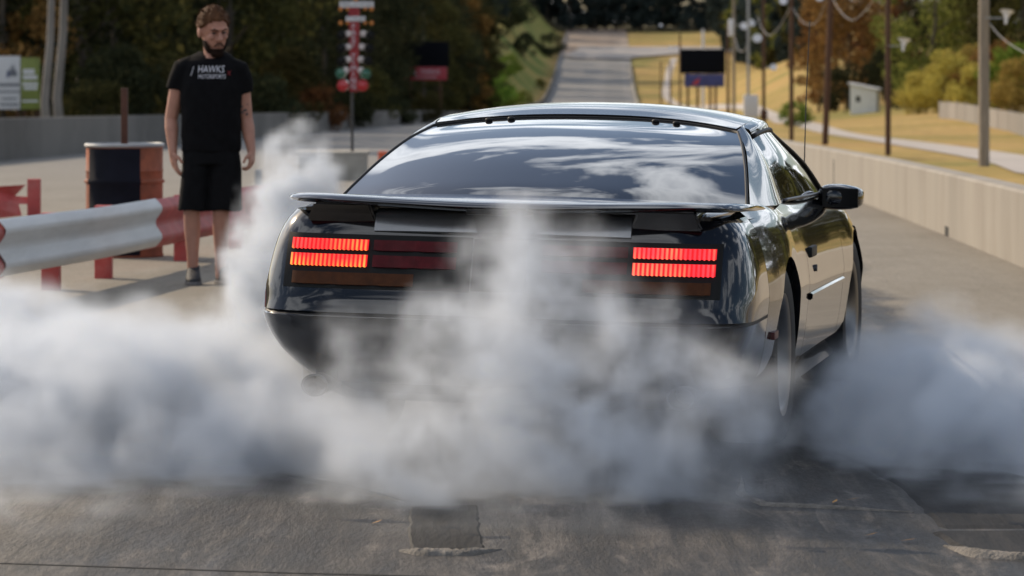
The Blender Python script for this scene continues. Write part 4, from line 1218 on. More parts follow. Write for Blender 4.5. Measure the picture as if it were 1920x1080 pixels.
# ---- scoreboards
def scoreboard(x0, x1, yt, yb, sx0, sx1, syb, Z, sign_mat, label, posts):
    a, b_ = at(x0, yt, Z), at(x1, yb, Z)
    cx = (a.x + b_.x) / 2
    root = empty('scoreboard', (cx, Z, TZ(cx, Z)))
    tag(root, label, 'scoreboard')
    gz = TZ(cx, Z)
    sb = box('display', (a.x - cx, -0.15, b_.z - gz), (b_.x - cx, 0.15, a.z - gz), M['board_black'], root, bevel=0.03)
    c, d = at(sx0, yb, Z), at(sx1, syb, Z)
    sg = box('sign_panel', (c.x - cx, -0.12, d.z - gz), (d.x - cx, 0.05, c.z - gz - 0.03), sign_mat, root, bevel=0.02)
    for p in posts:
        q = at(p, syb, Z)
        tube('post', [(q.x - cx, 0.1, -0.3), (q.x - cx, 0.1, b_.z - gz + 0.5)], 0.11, M['pole_brown'], root, seg=10)
    return root, sg, (c.x + d.x) / 2 - cx, (c.z + d.z) / 2 - gz
r_, sg, mx_, mz_ = scoreboard(755, 842, 78, 125, 758, 838, 150, 300, M['sign_red'], 'black scoreboard with a red sign below it among the dark trees', (770, 826))
text_mesh('lettering', 'U.S. TIMING', 0.52, M['print_white'], sg, (mx_ - 0.1, -0.135, mz_ + 0.12), (R(90), 0, 0), width=2.7, extrude=0.01)
text_mesh('lettering', 'SYSTEMS', 0.26, M['print_white'], sg, (mx_, -0.135, mz_ - 0.34), (R(90), 0, 0), width=1.9, extrude=0.01)
r_, sg, mx_, mz_ = scoreboard(1276, 1360, 92, 138, 1283, 1358, 163, 300, M['sign_blue'], 'black scoreboard with a blue sign below it on the right bank', (1290, 1308, 1332, 1342))
vs = [(mx_ - 1.15, -0.135, mz_ - 0.42), (mx_ - 0.55, -0.135, mz_ - 0.38), (mx_ - 0.35, -0.135, mz_ + 0.25), (mx_ - 0.75, -0.135, mz_ + 0.05)]
vs += [(x, -0.125, z) for x, y, z in vs]
mesh_obj('emblem', vs, [(0, 1, 2, 3), (7, 6, 5, 4), (0, 4, 5, 1), (1, 5, 6, 2), (2, 6, 7, 3), (3, 7, 4, 0)], M['sign_red'], sg)

# ---- advertising boards behind the left wall
def board(name, x0, x1, yt, yb, Z, mat_, label):
    a, b_ = at(x0, yt, Z), at(x1, yb, Z)
    cx = (a.x + b_.x) / 2; gz = TZ(cx, Z)
    root = empty(name, (cx, Z, gz)); tag(root, label, 'sign')
    p = box('panel', (a.x - cx, -0.02, b_.z - gz), (b_.x - cx, 0.02, a.z - gz), mat_, root, bevel=0.006)
    for x in (a.x - cx + 0.08, b_.x - cx - 0.08):
        box('post', (x - 0.04, 0.022, -0.2), (x + 0.04, 0.10, a.z - gz - 0.05), M['pole_brown'], root)
    return root, p, b_.z - gz, a.z - gz, b_.x - a.x
rt, p, zb, zt, w = board('advert_board', -14, 38, 105, 205, 100, M['sign_white'], 'white printed board with a grey emblem behind the left wall')
vs = []; H_ = zt - zb
art = [(-0.02, 0.62), (0.02, 0.75), (0.06, 0.70), (0.08, 0.86), (0.13, 0.74), (0.17, 0.88), (0.20, 0.74), (0.27, 0.70), (0.26, 0.62)]
mesh_obj('emblem', [(x + 0.05, -0.026, zb + H_ * z) for x, z in art], [tuple(range(len(art)))], M['ink_grey'], p)
mesh_obj('emblem', [(0.0, -0.027, zb + H_ * 0.60), (0.08, -0.027, zb + H_ * 0.60), (0.08, -0.027, zb + H_ * 0.70), (0.04, -0.027, zb + H_ * 0.76)], [(0, 1, 2, 3)], M['ink_blue'], p)
for k, (zz, sz, ww) in enumerate(((0.46, 0.15, 0.60), (0.33, 0.09, 0.62), (0.20, 0.08, 0.45), (0.09, 0.11, 0.55))):
    # the print is too small to read in the picture: grey dashes of ink stand for each line
    for i in range(5):
        xa = 0.10 - ww / 2 + ww * i / 5
        mesh_obj('print_line', [(xa, -0.026, zb + H_ * zz - sz / 3), (xa + ww / 5 * 0.8, -0.026, zb + H_ * zz - sz / 3), (xa + ww / 5 * 0.8, -0.026, zb + H_ * zz + sz / 3), (xa, -0.026, zb + H_ * zz + sz / 3)], [(0, 1, 2, 3)], M['ink_grey'], p)
rt, p, zb, zt, w = board('advert_board', 39.5, 75, 108, 205, 100, M['sign_green'], 'yellow green printed board beside the white one')
H_ = zt - zb
for (xa, xb, za, zc) in ((-0.22, 0.20, 0.58, 0.66), (-0.22, 0.12, 0.68, 0.78), (-0.24, 0.22, 0.46, 0.52), (-0.2, 0.2, 0.38, 0.44), (-0.24, 0.22, 0.14, 0.18)):
    mesh_obj('print_line', [(xa, -0.026, zb + H_ * za), (xb, -0.026, zb + H_ * za), (xb, -0.026, zb + H_ * zc), (xa, -0.026, zb + H_ * zc)], [(0, 1, 2, 3)], M['sign_white'], p)

# ---- poles along the right bank
def flood(parent, x, z, s=1.0, yaw=0.0):
    h = lathe('floodlight', [(0.0, 0.14 * s), (0.10 * s, 0.14 * s), (0.22 * s, 0.0), (0.26 * s, -0.12 * s), (0.24 * s, -0.12 * s), (0.0, -0.08 * s)], M['white_metal'], parent, seg=20, axis='Y', loc=(x, -0.1, z))
    h.rotation_euler = (R(-25), 0, yaw)
    return h
def pole(px, py, Z, d, top, mat_, label, lean=0.0, group='poles along the right bank'):
    b_ = at(px, py, Z)
    gz = TZ(b_.x, Z)
    root = empty('utility_pole', (b_.x, Z, gz)); tag(root, label, 'pole', group)
    n_ = 7
    tube('shaft', [(lean * i / n_, 0, -0.4 + (top + 0.4) * i / n_) for i in range(n_ + 1)], [d / 2 * (1.08 - 0.22 * i / n_) for i in range(n_ + 1)], mat_, root, seg=14)
    return root, gz
poles = []
p1, g1 = pole(1845, 310, 67, 0.205, 11, M['pole_wood'], 'thick pale weathered wooden pole nearest the right edge')
p2, g2 = pole(1665, 290, 82, 0.13, 10, M['pole_brown'], 'slim reddish brown pole right of the white shed')
p3, g3 = pole(1546, 270, 105, 0.185, 11, M['pole_brown'], 'dark brown pole leaning slightly right, beside the antenna', lean=0.45)
p4, g4 = pole(1484, 262, 119, 0.15, 11, M['pole_brown'], 'thin dark pole between the leaning pole and the car roof')
p5, g5 = pole(1432, 228, 200, 0.19, 11, M['pole_brown'], 'brown pole with a meter box at its foot behind the car roof')
box('meter_box', (-0.2, -0.22, 0.35), (0.2, -0.11, 0.95), M['rust_dark'], p5, bevel=0.02)
p6, g6 = pole(1403, 200, 232, 0.2, 10, M['grey_steel'], 'grey pole standing behind the white cabinet')
p7, g7 = pole(1376, 200, 255, 0.24, 10, M['pole_wood'], 'pale pole with white floodlights right of the black scoreboard')
p8, g8 = pole(1365, 195, 275, 0.24, 8, M['pole_brown'], 'brown pole touching the right end of the black scoreboard')
p9, g9 = pole(1275, 190, 330, 0.2, 8.5, M['pole_brown'], 'thin pole left of the scoreboard with the blue sign')
p10, g10 = pole(1257, 185, 370, 0.2, 6.3, M['pole_brown'], 'thin far pole, second left of the right scoreboard')
p11, g11 = pole(1239, 180, 410, 0.2, 6.8, M['pole_brown'], 'thinnest far pole at the edge of the strip')
p12, g12 = pole(1318, 95, 345, 0.30, 9.3, M['white_metal'], 'white pole standing up behind the black scoreboard')
def lz(root, g, y): return CAM_H - (y - 120) * root.location.y / F_PX - g
flood(p7, 0.75, lz(p7, g7, 50), 1.15); flood(p7, 1.25, lz(p7, g7, 44), 1.15, 0.4)
box('cross_arm', (0, -0.05, lz(p7, g7, 47) - 0.05), (1.4, 0.05, lz(p7, g7, 47) + 0.05), M['grey_steel'], p7)
box('transformer', (-0.42, -0.35, lz(p7, g7, 68)), (-0.02, 0.0, lz(p7, g7, 36)), M['white_metal'], p7, bevel=0.06)
flood(p6, 0.6, lz(p6, g6, 73), 1.2); box('cross_arm', (0, -0.04, lz(p6, g6, 73) - 0.04), (0.6, 0.04, lz(p6, g6, 73) + 0.04), M['grey_steel'], p6)
flood(p4, -0.30, lz(p4, g4, 3), 0.55); flood(p3, -0.17, lz(p3, g3, -4), 0.55)
flood(p5, 0.55, lz(p5, g5, 127), 0.8); box('cross_arm', (0, -0.04, lz(p5, g5, 127) - 0.04), (0.5, 0.04, lz(p5, g5, 127) + 0.04), M['grey_steel'], p5)
for (rt, g, x) in ((p10, g10, 0.0), (p9, g9, -0.4), (p11, g11, 0.0)):
    flood(rt, x, lz(rt, g, 90 if rt is not p11 else 48), 0.75)
def horn(parent, x, z, s):
    h = lathe('horn_speaker', [(0.0, 0.30 * s), (0.04 * s, 0.30 * s), (0.06 * s, 0.10 * s), (0.14 * s, -0.08 * s), (0.26 * s, -0.18 * s), (0.25 * s, -0.18 * s), (0.12 * s, -0.06 * s), (0.0, 0.05 * s)], M['white_metal'], parent, seg=24, axis='Z', loc=(x, -0.15, z))
    h.rotation_euler = (R(168), R(8), 0)
    return h
horn(p2, 0.36, lz(p2, g2, 82), 0.62); box('cross_arm', (0, -0.16, lz(p2, g2, 86) - 0.012), (0.36, -0.13, lz(p2, g2, 86) + 0.012), M['grey_steel'], p2)
horn(p1, 0.42, lz(p1, g1, 30), 0.55); box('cross_arm', (0, -0.16, lz(p1, g1, 34) - 0.012), (0.42, -0.13, lz(p1, g1, 34) + 0.012), M['grey_steel'], p1)
def cable(pts, r_, label):
    P = [at(*p) for p in pts]
    Q = []
    ext = [P[0] * 2 - P[1]] + P + [P[-1] * 2 - P[-2]]
    for i in range(len(P) - 1):
        for k in range(8):
            t = k / 8; a, b_, c_, d = ext[i:i + 4]
            Q.append(0.5 * ((2 * b_) + (c_ - a) * t + (2 * a - 5 * b_ + 4 * c_ - d) * t * t + (3 * b_ - a - 3 * c_ + d) * t ** 3))
    Q.append(P[-1])
    o = tube('hanging_cable', Q, r_, M['cable'], None, seg=8)
    tag(o, label, 'cable', 'cables hanging from the poles')
cable([(1474, -22, 119), (1484, 10, 119), (1502, 38, 118), (1520, 46, 116), (1535, 36, 112), (1549, 0, 106)], 0.010, 'white cable sagging between the thin pole and the leaning pole')
cable([(1553, -30, 105), (1568, 10, 100), (1592, 36, 94), (1612, 30, 90), (1640, -5, 84), (1664, -60, 82)], 0.009, 'white cable sagging right of the leaning pole')
cable([(1420, 30, 200), (1428, 52, 195), (1442, 66, 185), (1460, 52, 165), (1484, 10, 121)], 0.016, 'white cable sagging left of the thin dark pole')
cable([(1378, 70, 253), (1384, 92, 250), (1394, 96, 240), (1403, 82, 233)], 0.024, 'white cable loop between the two pale poles')
cable([(1852, 40, 67), (1880, 72, 66), (1925, 100, 64), (1990, 118, 62)], 0.008, 'thin dark service wire right of the thick pole')

cb = box('white_cabinet', (at(1395, 0, 228).x, 228, TZ(16, 228) + 0.45), (at(1422, 0, 228).x, 228.5, CAM_H - (178 - 120) * 228 / F_PX), M['sign_white'], None, bevel=0.03)
cr_ = empty('equipment_cabinet', (at(1408, 0, 228).x, 228.2, TZ(16, 228)))
tag(cr_, 'white metal cabinet on short legs behind the car roof', 'cabinet')
cb.name = 'cabinet_body'; cb.parent = cr_; cb.matrix_parent_inverse = Matrix.Translation(cr_.location).inverted()
for x in (-0.4, 0.4):
    box('leg', (x - 0.04, -0.04, -0.2), (x + 0.04, 0.04, 0.47), M['grey_steel'], cr_)

# ---- white shed with a mono-pitch roof
sx0, sx1 = at(1604, 0, 259).x, at(1646, 0, 259).x
sx_, sy_ = (sx0 + sx1) / 2, 260.2
sz_ = TZ(sx_, sy_) - 0.1
shed = empty('shed', (sx_, sy_, sz_), R(-14)); tag(shed, 'small white wooden shed with a sloping roof on the grass bank', 'shed')
hw, hd, hl, hr = (sx1 - sx0) / 2 + 0.15, 1.0, 2.25, 1.85
vs = [(-hw, -hd, 0), (hw, -hd, 0), (hw, hd, 0), (-hw, hd, 0), (-hw, -hd, hl), (hw, -hd, hr), (hw, hd, hr), (-hw, hd, hl)]
mesh_obj('wall', vs, [(0, 1, 5, 4), (1, 2, 6, 5), (2, 3, 7, 6), (3, 0, 4, 7), (4, 5, 6, 7)], M['shed_white'], shed)
e_ = 0.16; sl = (hr - hl) / (2 * hw)
vs = []
for dz in (0.004, 0.13):
    for (x, y) in ((-hw - e_, -hd - e_), (hw + e_, -hd - e_), (hw + e_, hd + e_), (-hw - e_, hd + e_)):
        vs.append((x, y, hl + sl * (x + hw) + dz))
mesh_obj('roof', vs, [(3, 2, 1, 0), (4, 5, 6, 7), (0, 1, 5, 4), (1, 2, 6, 5), (2, 3, 7, 6), (3, 0, 4, 7)], M['white_metal'], shed)
wd = box('window', (-0.55, -hd - 0.015, 0.95), (-0.22, -hd + 0.02, 1.38), M['lamp_black'], shed)
for (a, b_) in (((-0.58, -hd - 0.03, 0.92), (-0.55, -hd, 1.41)), ((-0.22, -hd - 0.03, 0.92), (-0.19, -hd, 1.41))):
    box('frame', a, b_, M['shed_white'], wd)
for i in range(1, 8):
    x = -hw + 2 * hw * i / 8
    box('board_batten', (x - 0.015, -hd - 0.012, 0.02), (x + 0.015, -hd - 0.001, hl + sl * (x + hw) - 0.02), M['shed_white'], shed)

# ================================================================== TREES
def leaf_mat(name, c_dark, c_light, trans=0.35, objvar=0.25):
    m = bpy.data.materials.new(name); n, l = nt(m)
    n.remove(n['Principled BSDF']); out = n['Material Output']
    g = n.new('ShaderNodeNewGeometry'); oi = n.new('ShaderNodeObjectInfo')
    r_ = n.new('ShaderNodeMixRGB'); r_.inputs[1].default_value = (*c_dark, 1); r_.inputs[2].default_value = (*c_light, 1)
    l.new(g.outputs['Random Per Island'], r_.inputs[0])
    hs = n.new('ShaderNodeHueSaturation')
    mr = n.new('ShaderNodeMapRange'); mr.inputs[3].default_value = 1 - objvar; mr.inputs[4].default_value = 1 + objvar
    mh = n.new('ShaderNodeMapRange'); mh.inputs[3].default_value = 0.48; mh.inputs[4].default_value = 0.515
    l.new(oi.outputs['Random'], mr.inputs[0]); l.new(mr.outputs[0], hs.inputs['Value'])
    l.new(oi.outputs['Random'], mh.inputs[0]); l.new(mh.outputs[0], hs.inputs['Hue'])
    l.new(r_.outputs[0], hs.inputs['Color'])
    d = n.new('ShaderNodeBsdfDiffuse'); t = n.new('ShaderNodeBsdfTranslucent'); mx = n.new('ShaderNodeMixShader'); mx.inputs[0].default_value = trans
    l.new(hs.outputs[0], d.inputs[0]); l.new(hs.outputs[0], t.inputs[0])
    l.new(d.outputs[0], mx.inputs[1]); l.new(t.outputs[0], mx.inputs[2]); l.new(mx.outputs[0], out.inputs['Surface'])
    return m
LM = {
    'dark': leaf_mat('dark_evergreen_leaves', (0.024, 0.029, 0.017), (0.064, 0.068, 0.034), 0.2),
    'olive': leaf_mat('olive_leaves', (0.032, 0.034, 0.014), (0.095, 0.085, 0.032), 0.22),
    'green': leaf_mat('green_leaves', (0.075, 0.09, 0.022), (0.24, 0.235, 0.065), 0.35),
    'bright': leaf_mat('bright_shrub_leaves', (0.07, 0.13, 0.02), (0.20, 0.27, 0.05), 0.35),
    'autumn': leaf_mat('orange_autumn_leaves', (0.095, 0.055, 0.022), (0.31, 0.165, 0.06), 0.35),
    'yellow': leaf_mat('yellow_shrub_leaves', (0.22, 0.17, 0.045), (0.50, 0.40, 0.11), 0.3),
    'blue': leaf_mat('hazed_far_leaves', (0.026, 0.037, 0.037), (0.060, 0.076, 0.070), 0.15),  # distance haze put into the leaf colour as a bluish tint
}
BARK = mat('grey_bark', (0.085, 0.07, 0.055), 0.95, var=0.3, scale=2, stretch=(4, 4, 0.5), bump=0.3, bscale=6)
BARK_P = mat('pale_bark', (0.24, 0.22, 0.20), 0.95, var=0.3, scale=1.2, stretch=(3, 3, 0.6), bump=0.3, bscale=6)
nrng = np.random.default_rng(5)
def leaf_cloud(centers, radii, n_each, size, flat=0.8):
    """leaf quads scattered in clumps; returns verts, faces arrays"""
    V = []
    for c, r_ in zip(centers, radii):
        n_ = int(n_each * (r_ / np.mean(radii)) ** 2)
        d = nrng.normal(size=(n_, 3)); d /= np.linalg.norm(d, axis=1, keepdims=True)
        rad = r_ * nrng.uniform(0.35, 1.0, (n_, 1)) ** 0.5 * nrng.uniform(0.8, 1.2, (n_, 1))
        p = c + d * rad * np.array([1, 1, flat])
        a = nrng.normal(size=(n_, 3)); a /= np.linalg.norm(a, axis=1, keepdims=True)
        b_ = np.cross(a, nrng.normal(size=(n_, 3))); b_ /= np.maximum(1e-6, np.linalg.norm(b_, axis=1, keepdims=True))
        s = size * nrng.uniform(0.6, 1.3, (n_, 1))
        V.append(np.stack([p - a * s, p + b_ * s * 0.55, p + a * s, p - b_ * s * 0.55], 1))
    V = np.concatenate(V)
    return V.reshape(-1, 3), np.arange(len(V) * 4).reshape(-1, 4)
def np_mesh(name, V, Fq, mat_):
    me = bpy.data.meshes.new(name)
    me.vertices.add(len(V)); me.vertices.foreach_set('co', np.ascontiguousarray(V, dtype=np.float32).ravel())
    me.loops.add(Fq.size); me.loops.foreach_set('vertex_index', Fq.astype(np.int32).ravel())
    me.polygons.add(len(Fq)); me.polygons.foreach_set('loop_start', np.arange(0, Fq.size, 4, dtype=np.int32)); me.polygons.foreach_set('loop_total', np.full(len(Fq), 4, dtype=np.int32))
    me.update(calc_edges=True); me.validate()
    if mat_: me.materials.append(mat_)
    return me
def crown_mesh(name, h, w, z0, clumps, n_each, size, conic=0.0):
    cs, rs = [], []
    for k in range(clumps):
        t = nrng.uniform(0, 1) ** 0.9
        z = z0 + (h - z0) * t
        prof = math.sin(math.pi * (0.12 + 0.86 * t)) ** 0.6 * (1 - conic * t)
        a = nrng.uniform(0, 2 * math.pi); rr = w / 2 * prof * math.sqrt(nrng.uniform(0.15, 1.0)) * nrng.uniform(0.8, 1.12)
        cs.append((rr * math.cos(a), rr * math.sin(a), z)); rs.append(w * nrng.uniform(0.09, 0.17))
    V, Fq = leaf_cloud(np.array(cs), np.array(rs), n_each, size)
    return np_mesh(name, V, Fq, None)
def trunk_mesh(name, h, d, mat_, limbs=6, z0=2.0, spread=2.0):
    bm = bmesh.new()
    n_ = 8; wob = [nrng.normal(scale=d * 0.25, size=2) for _ in range(n_ + 1)]
    pts = [(wob[i][0] * (i > 0), wob[i][1] * (i > 0), -0.4 + (h * 0.86 + 0.4) * i / n_) for i in range(n_ + 1)]
    bm_tube(bm, pts, [d / 2 * (1.25 if i == 0 else 1) * (1 - 0.85 * i / n_) for i in range(n_ + 1)], 9)
    for k in range(limbs):
        z = z0 + (h * 0.75 - z0) * (k + 0.5) / limbs; a = k * 2.4 + nrng.uniform(0, 1)
        L = spread * nrng.uniform(0.6, 1.0) * (1 - 0.4 * k / limbs)
        bm_tube(bm, [(0, 0, z), (L * 0.5 * math.cos(a), L * 0.5 * math.sin(a), z + L * 0.35), (L * math.cos(a), L * math.sin(a), z + L * 0.8)], [d * 0.17, d * 0.10, d * 0.03], 6)
    me = bpy.data.meshes.new(name); bmesh.ops.recalc_face_normals(bm, faces=bm.faces); bm.to_mesh(me); bm.free(); me.shade_smooth(); me.materials.append(mat_)
    return me
# mesh kits: (crown, trunk)
KIT = {}
for k in range(3):
    KIT['broad%d' % k] = (crown_mesh('crown', 13 + k, 9.0, 1.3, 75, 105, 0.19), trunk_mesh('trunk', 13 + k, 0.42, BARK, 7, 2.5, 3.4))
    KIT['slim%d' % k] = (crown_mesh('crown', 12 + 1.5 * k, 5.5, 0.5, 60, 110, 0.15, 0.3), trunk_mesh('trunk', 12 + 1.5 * k, 0.30, BARK, 6, 1.5, 2.0))
    KIT['bush%d' % k] = (crown_mesh('crown', 2.4 + 0.4 * k, 3.6, 0.25, 40, 110, 0.085), trunk_mesh('trunk', 1.8, 0.10, BARK, 5, 0.3, 0.9))
    KIT['far%d' % k] = (crown_mesh('crown', 15 + 2 * k, 8.0, 0.8, 48, 60, 0.42, 0.35), trunk_mesh('trunk', 15 + 2 * k, 0.45, BARK, 4, 3, 2.5))
KIT['tall'] = (crown_mesh('crown', 15, 6.0, 5.0, 45, 110, 0.17), trunk_mesh('trunk', 15, 0.26, BARK_P, 5, 6.5, 2.2))
crown_cache = {}
def plant(kit, leaf, x, y, s=1.0, label='', cat='tree', group=None, name='tree', sz=None, rz=None, dz=0.0):
    me, tr = KIT[kit]
    key = (kit, leaf)
    if key not in crown_cache:
        c = me.copy(); c.materials.clear(); c.materials.append(LM[leaf]); crown_cache[key] = c
    root = empty(name, (x, y, TZ(x, y) + dz), rng_.uniform(0, 6.28) if rz is None else rz)
    root.scale = (s, s, sz if sz else s)
    tag(root, label, cat, group)
    for nm, m_ in (('crown', crown_cache[key]), ('trunk', tr)):
        o = bpy.data.objects.new(nm, m_); o.parent = root; col.objects.link(o)
    return root
def spot(px, Z): return (px - 960) * Z / F_PX

# right bank: the big autumn tree, green trees, pale bushes
plant('broad0', 'autumn', spot(1592, 296), 296, 1.0, 'orange and brown autumn tree left behind the white shed', rz=1.0)
plant('broad1', 'autumn', spot(1660, 312), 312, 1.0, 'russet autumn tree right behind the white shed', rz=2.2)
plant('slim0', 'autumn', spot(1535, 305), 305, 0.9, 'narrow orange tree at the left edge of the autumn clump', rz=0.2)
plant('bush1', 'dark', spot(1585, 275), 275, 1.3, 'dark green shrub left of the white shed', 'shrub', name='shrub')
plant('bush2', 'dark', spot(1672, 275), 275, 1.5, 'dark green shrub right of the white shed', 'shrub', name='shrub')
plant('bush0', 'dark', spot(1700, 262), 262, 1.2, 'dark shrub at the fence end near the brown pole', 'shrub', name='shrub')
plant('broad2', 'green', spot(1752, 255), 255, 1.0, 'light green tree behind the pale bushes by the fence')
plant('broad0', 'green', spot(1842, 262), 262, 1.05, 'green tree right behind the thick wooden pole')
plant('broad1', 'olive', spot(1915, 248), 248, 1.0, 'olive green tree at the right edge of the picture')
plant('broad2', 'dark', spot(1800, 300), 300, 1.15, 'dark tree filling the gap behind the two green trees')
plant('broad1', 'dark', spot(1705, 330), 330, 1.1, 'dark tree behind the russet autumn tree')
plant('broad0', 'dark', spot(1900, 310), 310, 1.2, 'dark tree behind the olive tree at the right edge')
for i, (px, Z, s, lf, lb) in enumerate(((1738, 222, 1.15, 'yellow', 'pale yellow bush nearest the shed, above the fence end'), (1772, 218, 1.3, 'yellow', 'tall pale yellow bush above the fence corner'), (1806, 222, 1.25, 'yellow', 'straw coloured bush left of the thick wooden pole'), (1838, 214, 1.2, 'yellow', 'straw coloured bush behind the thick wooden pole'), (1868, 216, 1.45, 'autumn', 'rust coloured bush right of the thick wooden pole'), (1898, 205, 1.2, 'bright', 'green bush at the right edge above the fence'), (1925, 200, 1.3, 'yellow', 'pale bush cut by the right edge of the picture'))):
    plant('bush%d' % (i % 3), lf, spot(px, Z), Z, s, lb, 'bush', 'bushes above the panel fence', 'bush')
plant('bush0', 'bright', spot(1490, 190), 190, 0.55, 'small weed clump beside the thin dark pole', 'bush', None, 'bush')

# left wood: rows of trees behind the wall
def place_words(px):
    marks = ((-330, 'far beyond the left edge of the picture'), (-170, 'just beyond the left edge of the picture'), (-40, 'at the left edge of the picture'), (40, 'above the advertising boards'), (110, 'just right of the advertising boards'), (190, 'above the left side of the drum'), (250, 'above the steel post'), (310, 'left of the man'), (460, 'behind the man'), (530, 'just right of the man'), (590, 'midway between man and starting lights'), (635, 'just left of the starting lights'), (700, 'behind the starting lights'), (750, 'right of the starting lights'), (800, 'behind the left half of the left scoreboard'), (850, 'behind the right half of the left scoreboard'), (890, 'right of the left scoreboard'), (960, 'at the far right end of the wood'))
    return min(marks, key=lambda m_: abs(m_[0] - px))[1]
ROWS = ('front row', 'second row', 'third row', 'deepest row')
seen_labels = {}
ll = ['dark', 'olive', 'olive', 'yellow green']
k = 0
for row, off in enumerate((4.5, 11.5, 20.0, 31.0)):
    z = (58.0, 70.0, 90.0, 94.0)[row]
    while z < 455:
        x = float(XC(z)) + WALL_L - off - rng_.uniform(0, 3.5)
        vis = spot(-480, z) < x
        pxx = 960 + x / z * F_PX
        if 715 < pxx < 885 and z < 318: vis = False
        if pxx < 108 and z < 106: vis = False
        if vis and z < 430 - row * 18:
            u = rng_.random()
            lf, li = ('dark', 0) if u < (0.62 if row == 0 else 0.75) else (('olive', 1) if u < 0.90 else (('olive', 2) if u < 0.985 else ('green', 3)))
            plant(('slim%d' if rng_.random() < 0.6 else 'broad%d') % rng_.randrange(3), lf, x, z, rng_.uniform(0.85, 1.15), '%s wood tree, %s, %s' % (ll[li], ROWS[row], place_words(960 + x / z * F_PX)), 'tree', 'trees of the left wood')
        z += rng_.uniform(6.5, 10.5) * (1 + row * 0.15)
for (px, Z, s, lb) in ((94, 92, 1.0, 'pale bare trunk left of the man, first from the boards'), (118, 95, 1.1, 'pale bare trunk left of the man, second from the boards')):
    plant('tall', 'dark', spot(px, Z), Z, s, lb, 'tree', 'pale trunks at the wood edge', 'tree', rz=0.5)
plant('slim1', 'autumn', spot(6, 108), 108, 0.9, 'orange brown tree above the white advertising board', 'tree')
bl = [('bush0', 'olive', 185, 100, 0.75, 'olive bush behind the wall above the drum'), ('bush1', 'dark', 140, 108, 0.6, 'dark bush right of the advertising boards'), ('bush2', 'dark', 215, 105, 0.9, 'dark bush behind the steel post'), ('bush1', 'olive', 285, 108, 0.9, 'olive bush left of the man behind the wall'), ('bush0', 'dark', 490, 140, 1.0, 'dark bush right of the man behind the wall'), ('bush2', 'olive', 545, 150, 1.1, 'olive bush between the man and the starting lights'), ('bush0', 'autumn', 590, 160, 0.9, 'brown bush left of the starting lights'), ('bush1', 'dark', 640, 172, 1.1, 'dark bush behind the starting lights'), ('bush2', 'olive', 700, 190, 1.0, 'olive bush right of the starting lights'), ('bush0', 'dark', 750, 215, 0.65, 'dark bush under the left scoreboard'), ('bush1', 'olive', 800, 240, 0.7, 'olive bush behind the left end of the car roof')]
for kit, lf, px, Z, s, lb in bl:
    plant(kit, lf, spot(px, Z), Z, s, lb, 'bush', 'bushes behind the left wall', 'bush')

# green bushes on the slope beside the far strip
for i, (px, Z, s, lf, lb) in enumerate(((905, 430, 2.1, 'bright', 'large green bush at the foot of the slope, left of the far strip'), (938, 470, 1.5, 'bright', 'green bush in front of the slope, second from the wood'), (985, 520, 0.9, 'green', 'green bush nearest the far strip barrier'), (925, 560, 1.8, 'bright', 'bright green bush midway up the slope'), (960, 640, 1.3, 'bright', 'green bush high on the slope'), (985, 720, 1.8, 'dark', 'dark bush near the top of the slope'), (955, 760, 3.2, 'dark', 'dark wide bush at the top of the slope'), (1030, 800, 2.0, 'dark', 'dark bush beside the turn-off'), (1012, 660, 0.7, 'green', 'small green bush on the golden slope'))):
    plant('bush%d' % (i % 3), lf, spot(px, Z), Z, s, lb, 'bush', 'bushes on the far left slope', 'bush')
# trees on the right bank outside the frame, mirrored in the car's flank
for i in range(16):
    y = 95 + i * 13.0; x = 46 + i * 2.2 + rng_.uniform(-4, 6)
    plant('broad%d' % (i % 3), ('dark', 'olive', 'dark', 'green')[i % 4], x, y, rng_.uniform(0.9, 1.25), 'tree of the right bank standing beyond the right edge of the picture', 'tree', 'trees beyond the right edge')
# a few olive, brown and dark trees at the wood's far end
for i, (px, Z, lf, lb) in enumerate(((905, 400, 'olive', 'olive tree at the far end of the left wood'), (880, 390, 'autumn', 'brown tree near the far end of the left wood'), (918, 450, 'dark', 'dark tree at the very end of the left wood'), (850, 420, 'dark', 'dark tree behind the left scoreboard'), (890, 480, 'dark', 'dark tree behind the far end of the left wood'))):
    plant('slim%d' % (i % 3), lf, spot(px, Z), Z, 1.1, lb, 'tree')

def far_words(px):
    marks = ((780, 'far above the left wood'), (850, 'above the end of the left wood'), (900, 'left of the golden slope'), (940, 'above the left side of the golden slope'), (980, 'above the middle of the golden slope'), (1020, 'above the right side of the golden slope'), (1060, 'left of the far end of the strip'), (1095, 'straight above the left edge of the strip'), (1125, 'straight above the middle of the strip'), (1155, 'straight above the right edge of the strip'), (1190, 'just right of the far end of the strip'), (1230, 'above the three thin far poles'), (1275, 'above the left end of the right scoreboard'), (1318, 'above the right scoreboard'), (1360, 'above the right end of the right scoreboard'), (1400, 'above the white cabinet'), (1432, 'above the pole with the meter box'), (1460, 'right of the pole with the meter box'), (1490, 'behind the thin dark pole'), (1525, 'left of the autumn trees'), (1560, 'behind the autumn trees'))
    return min(marks, key=lambda m_: abs(m_[0] - px))[1]
DEEP = ('front row', 'middle row', 'back row')
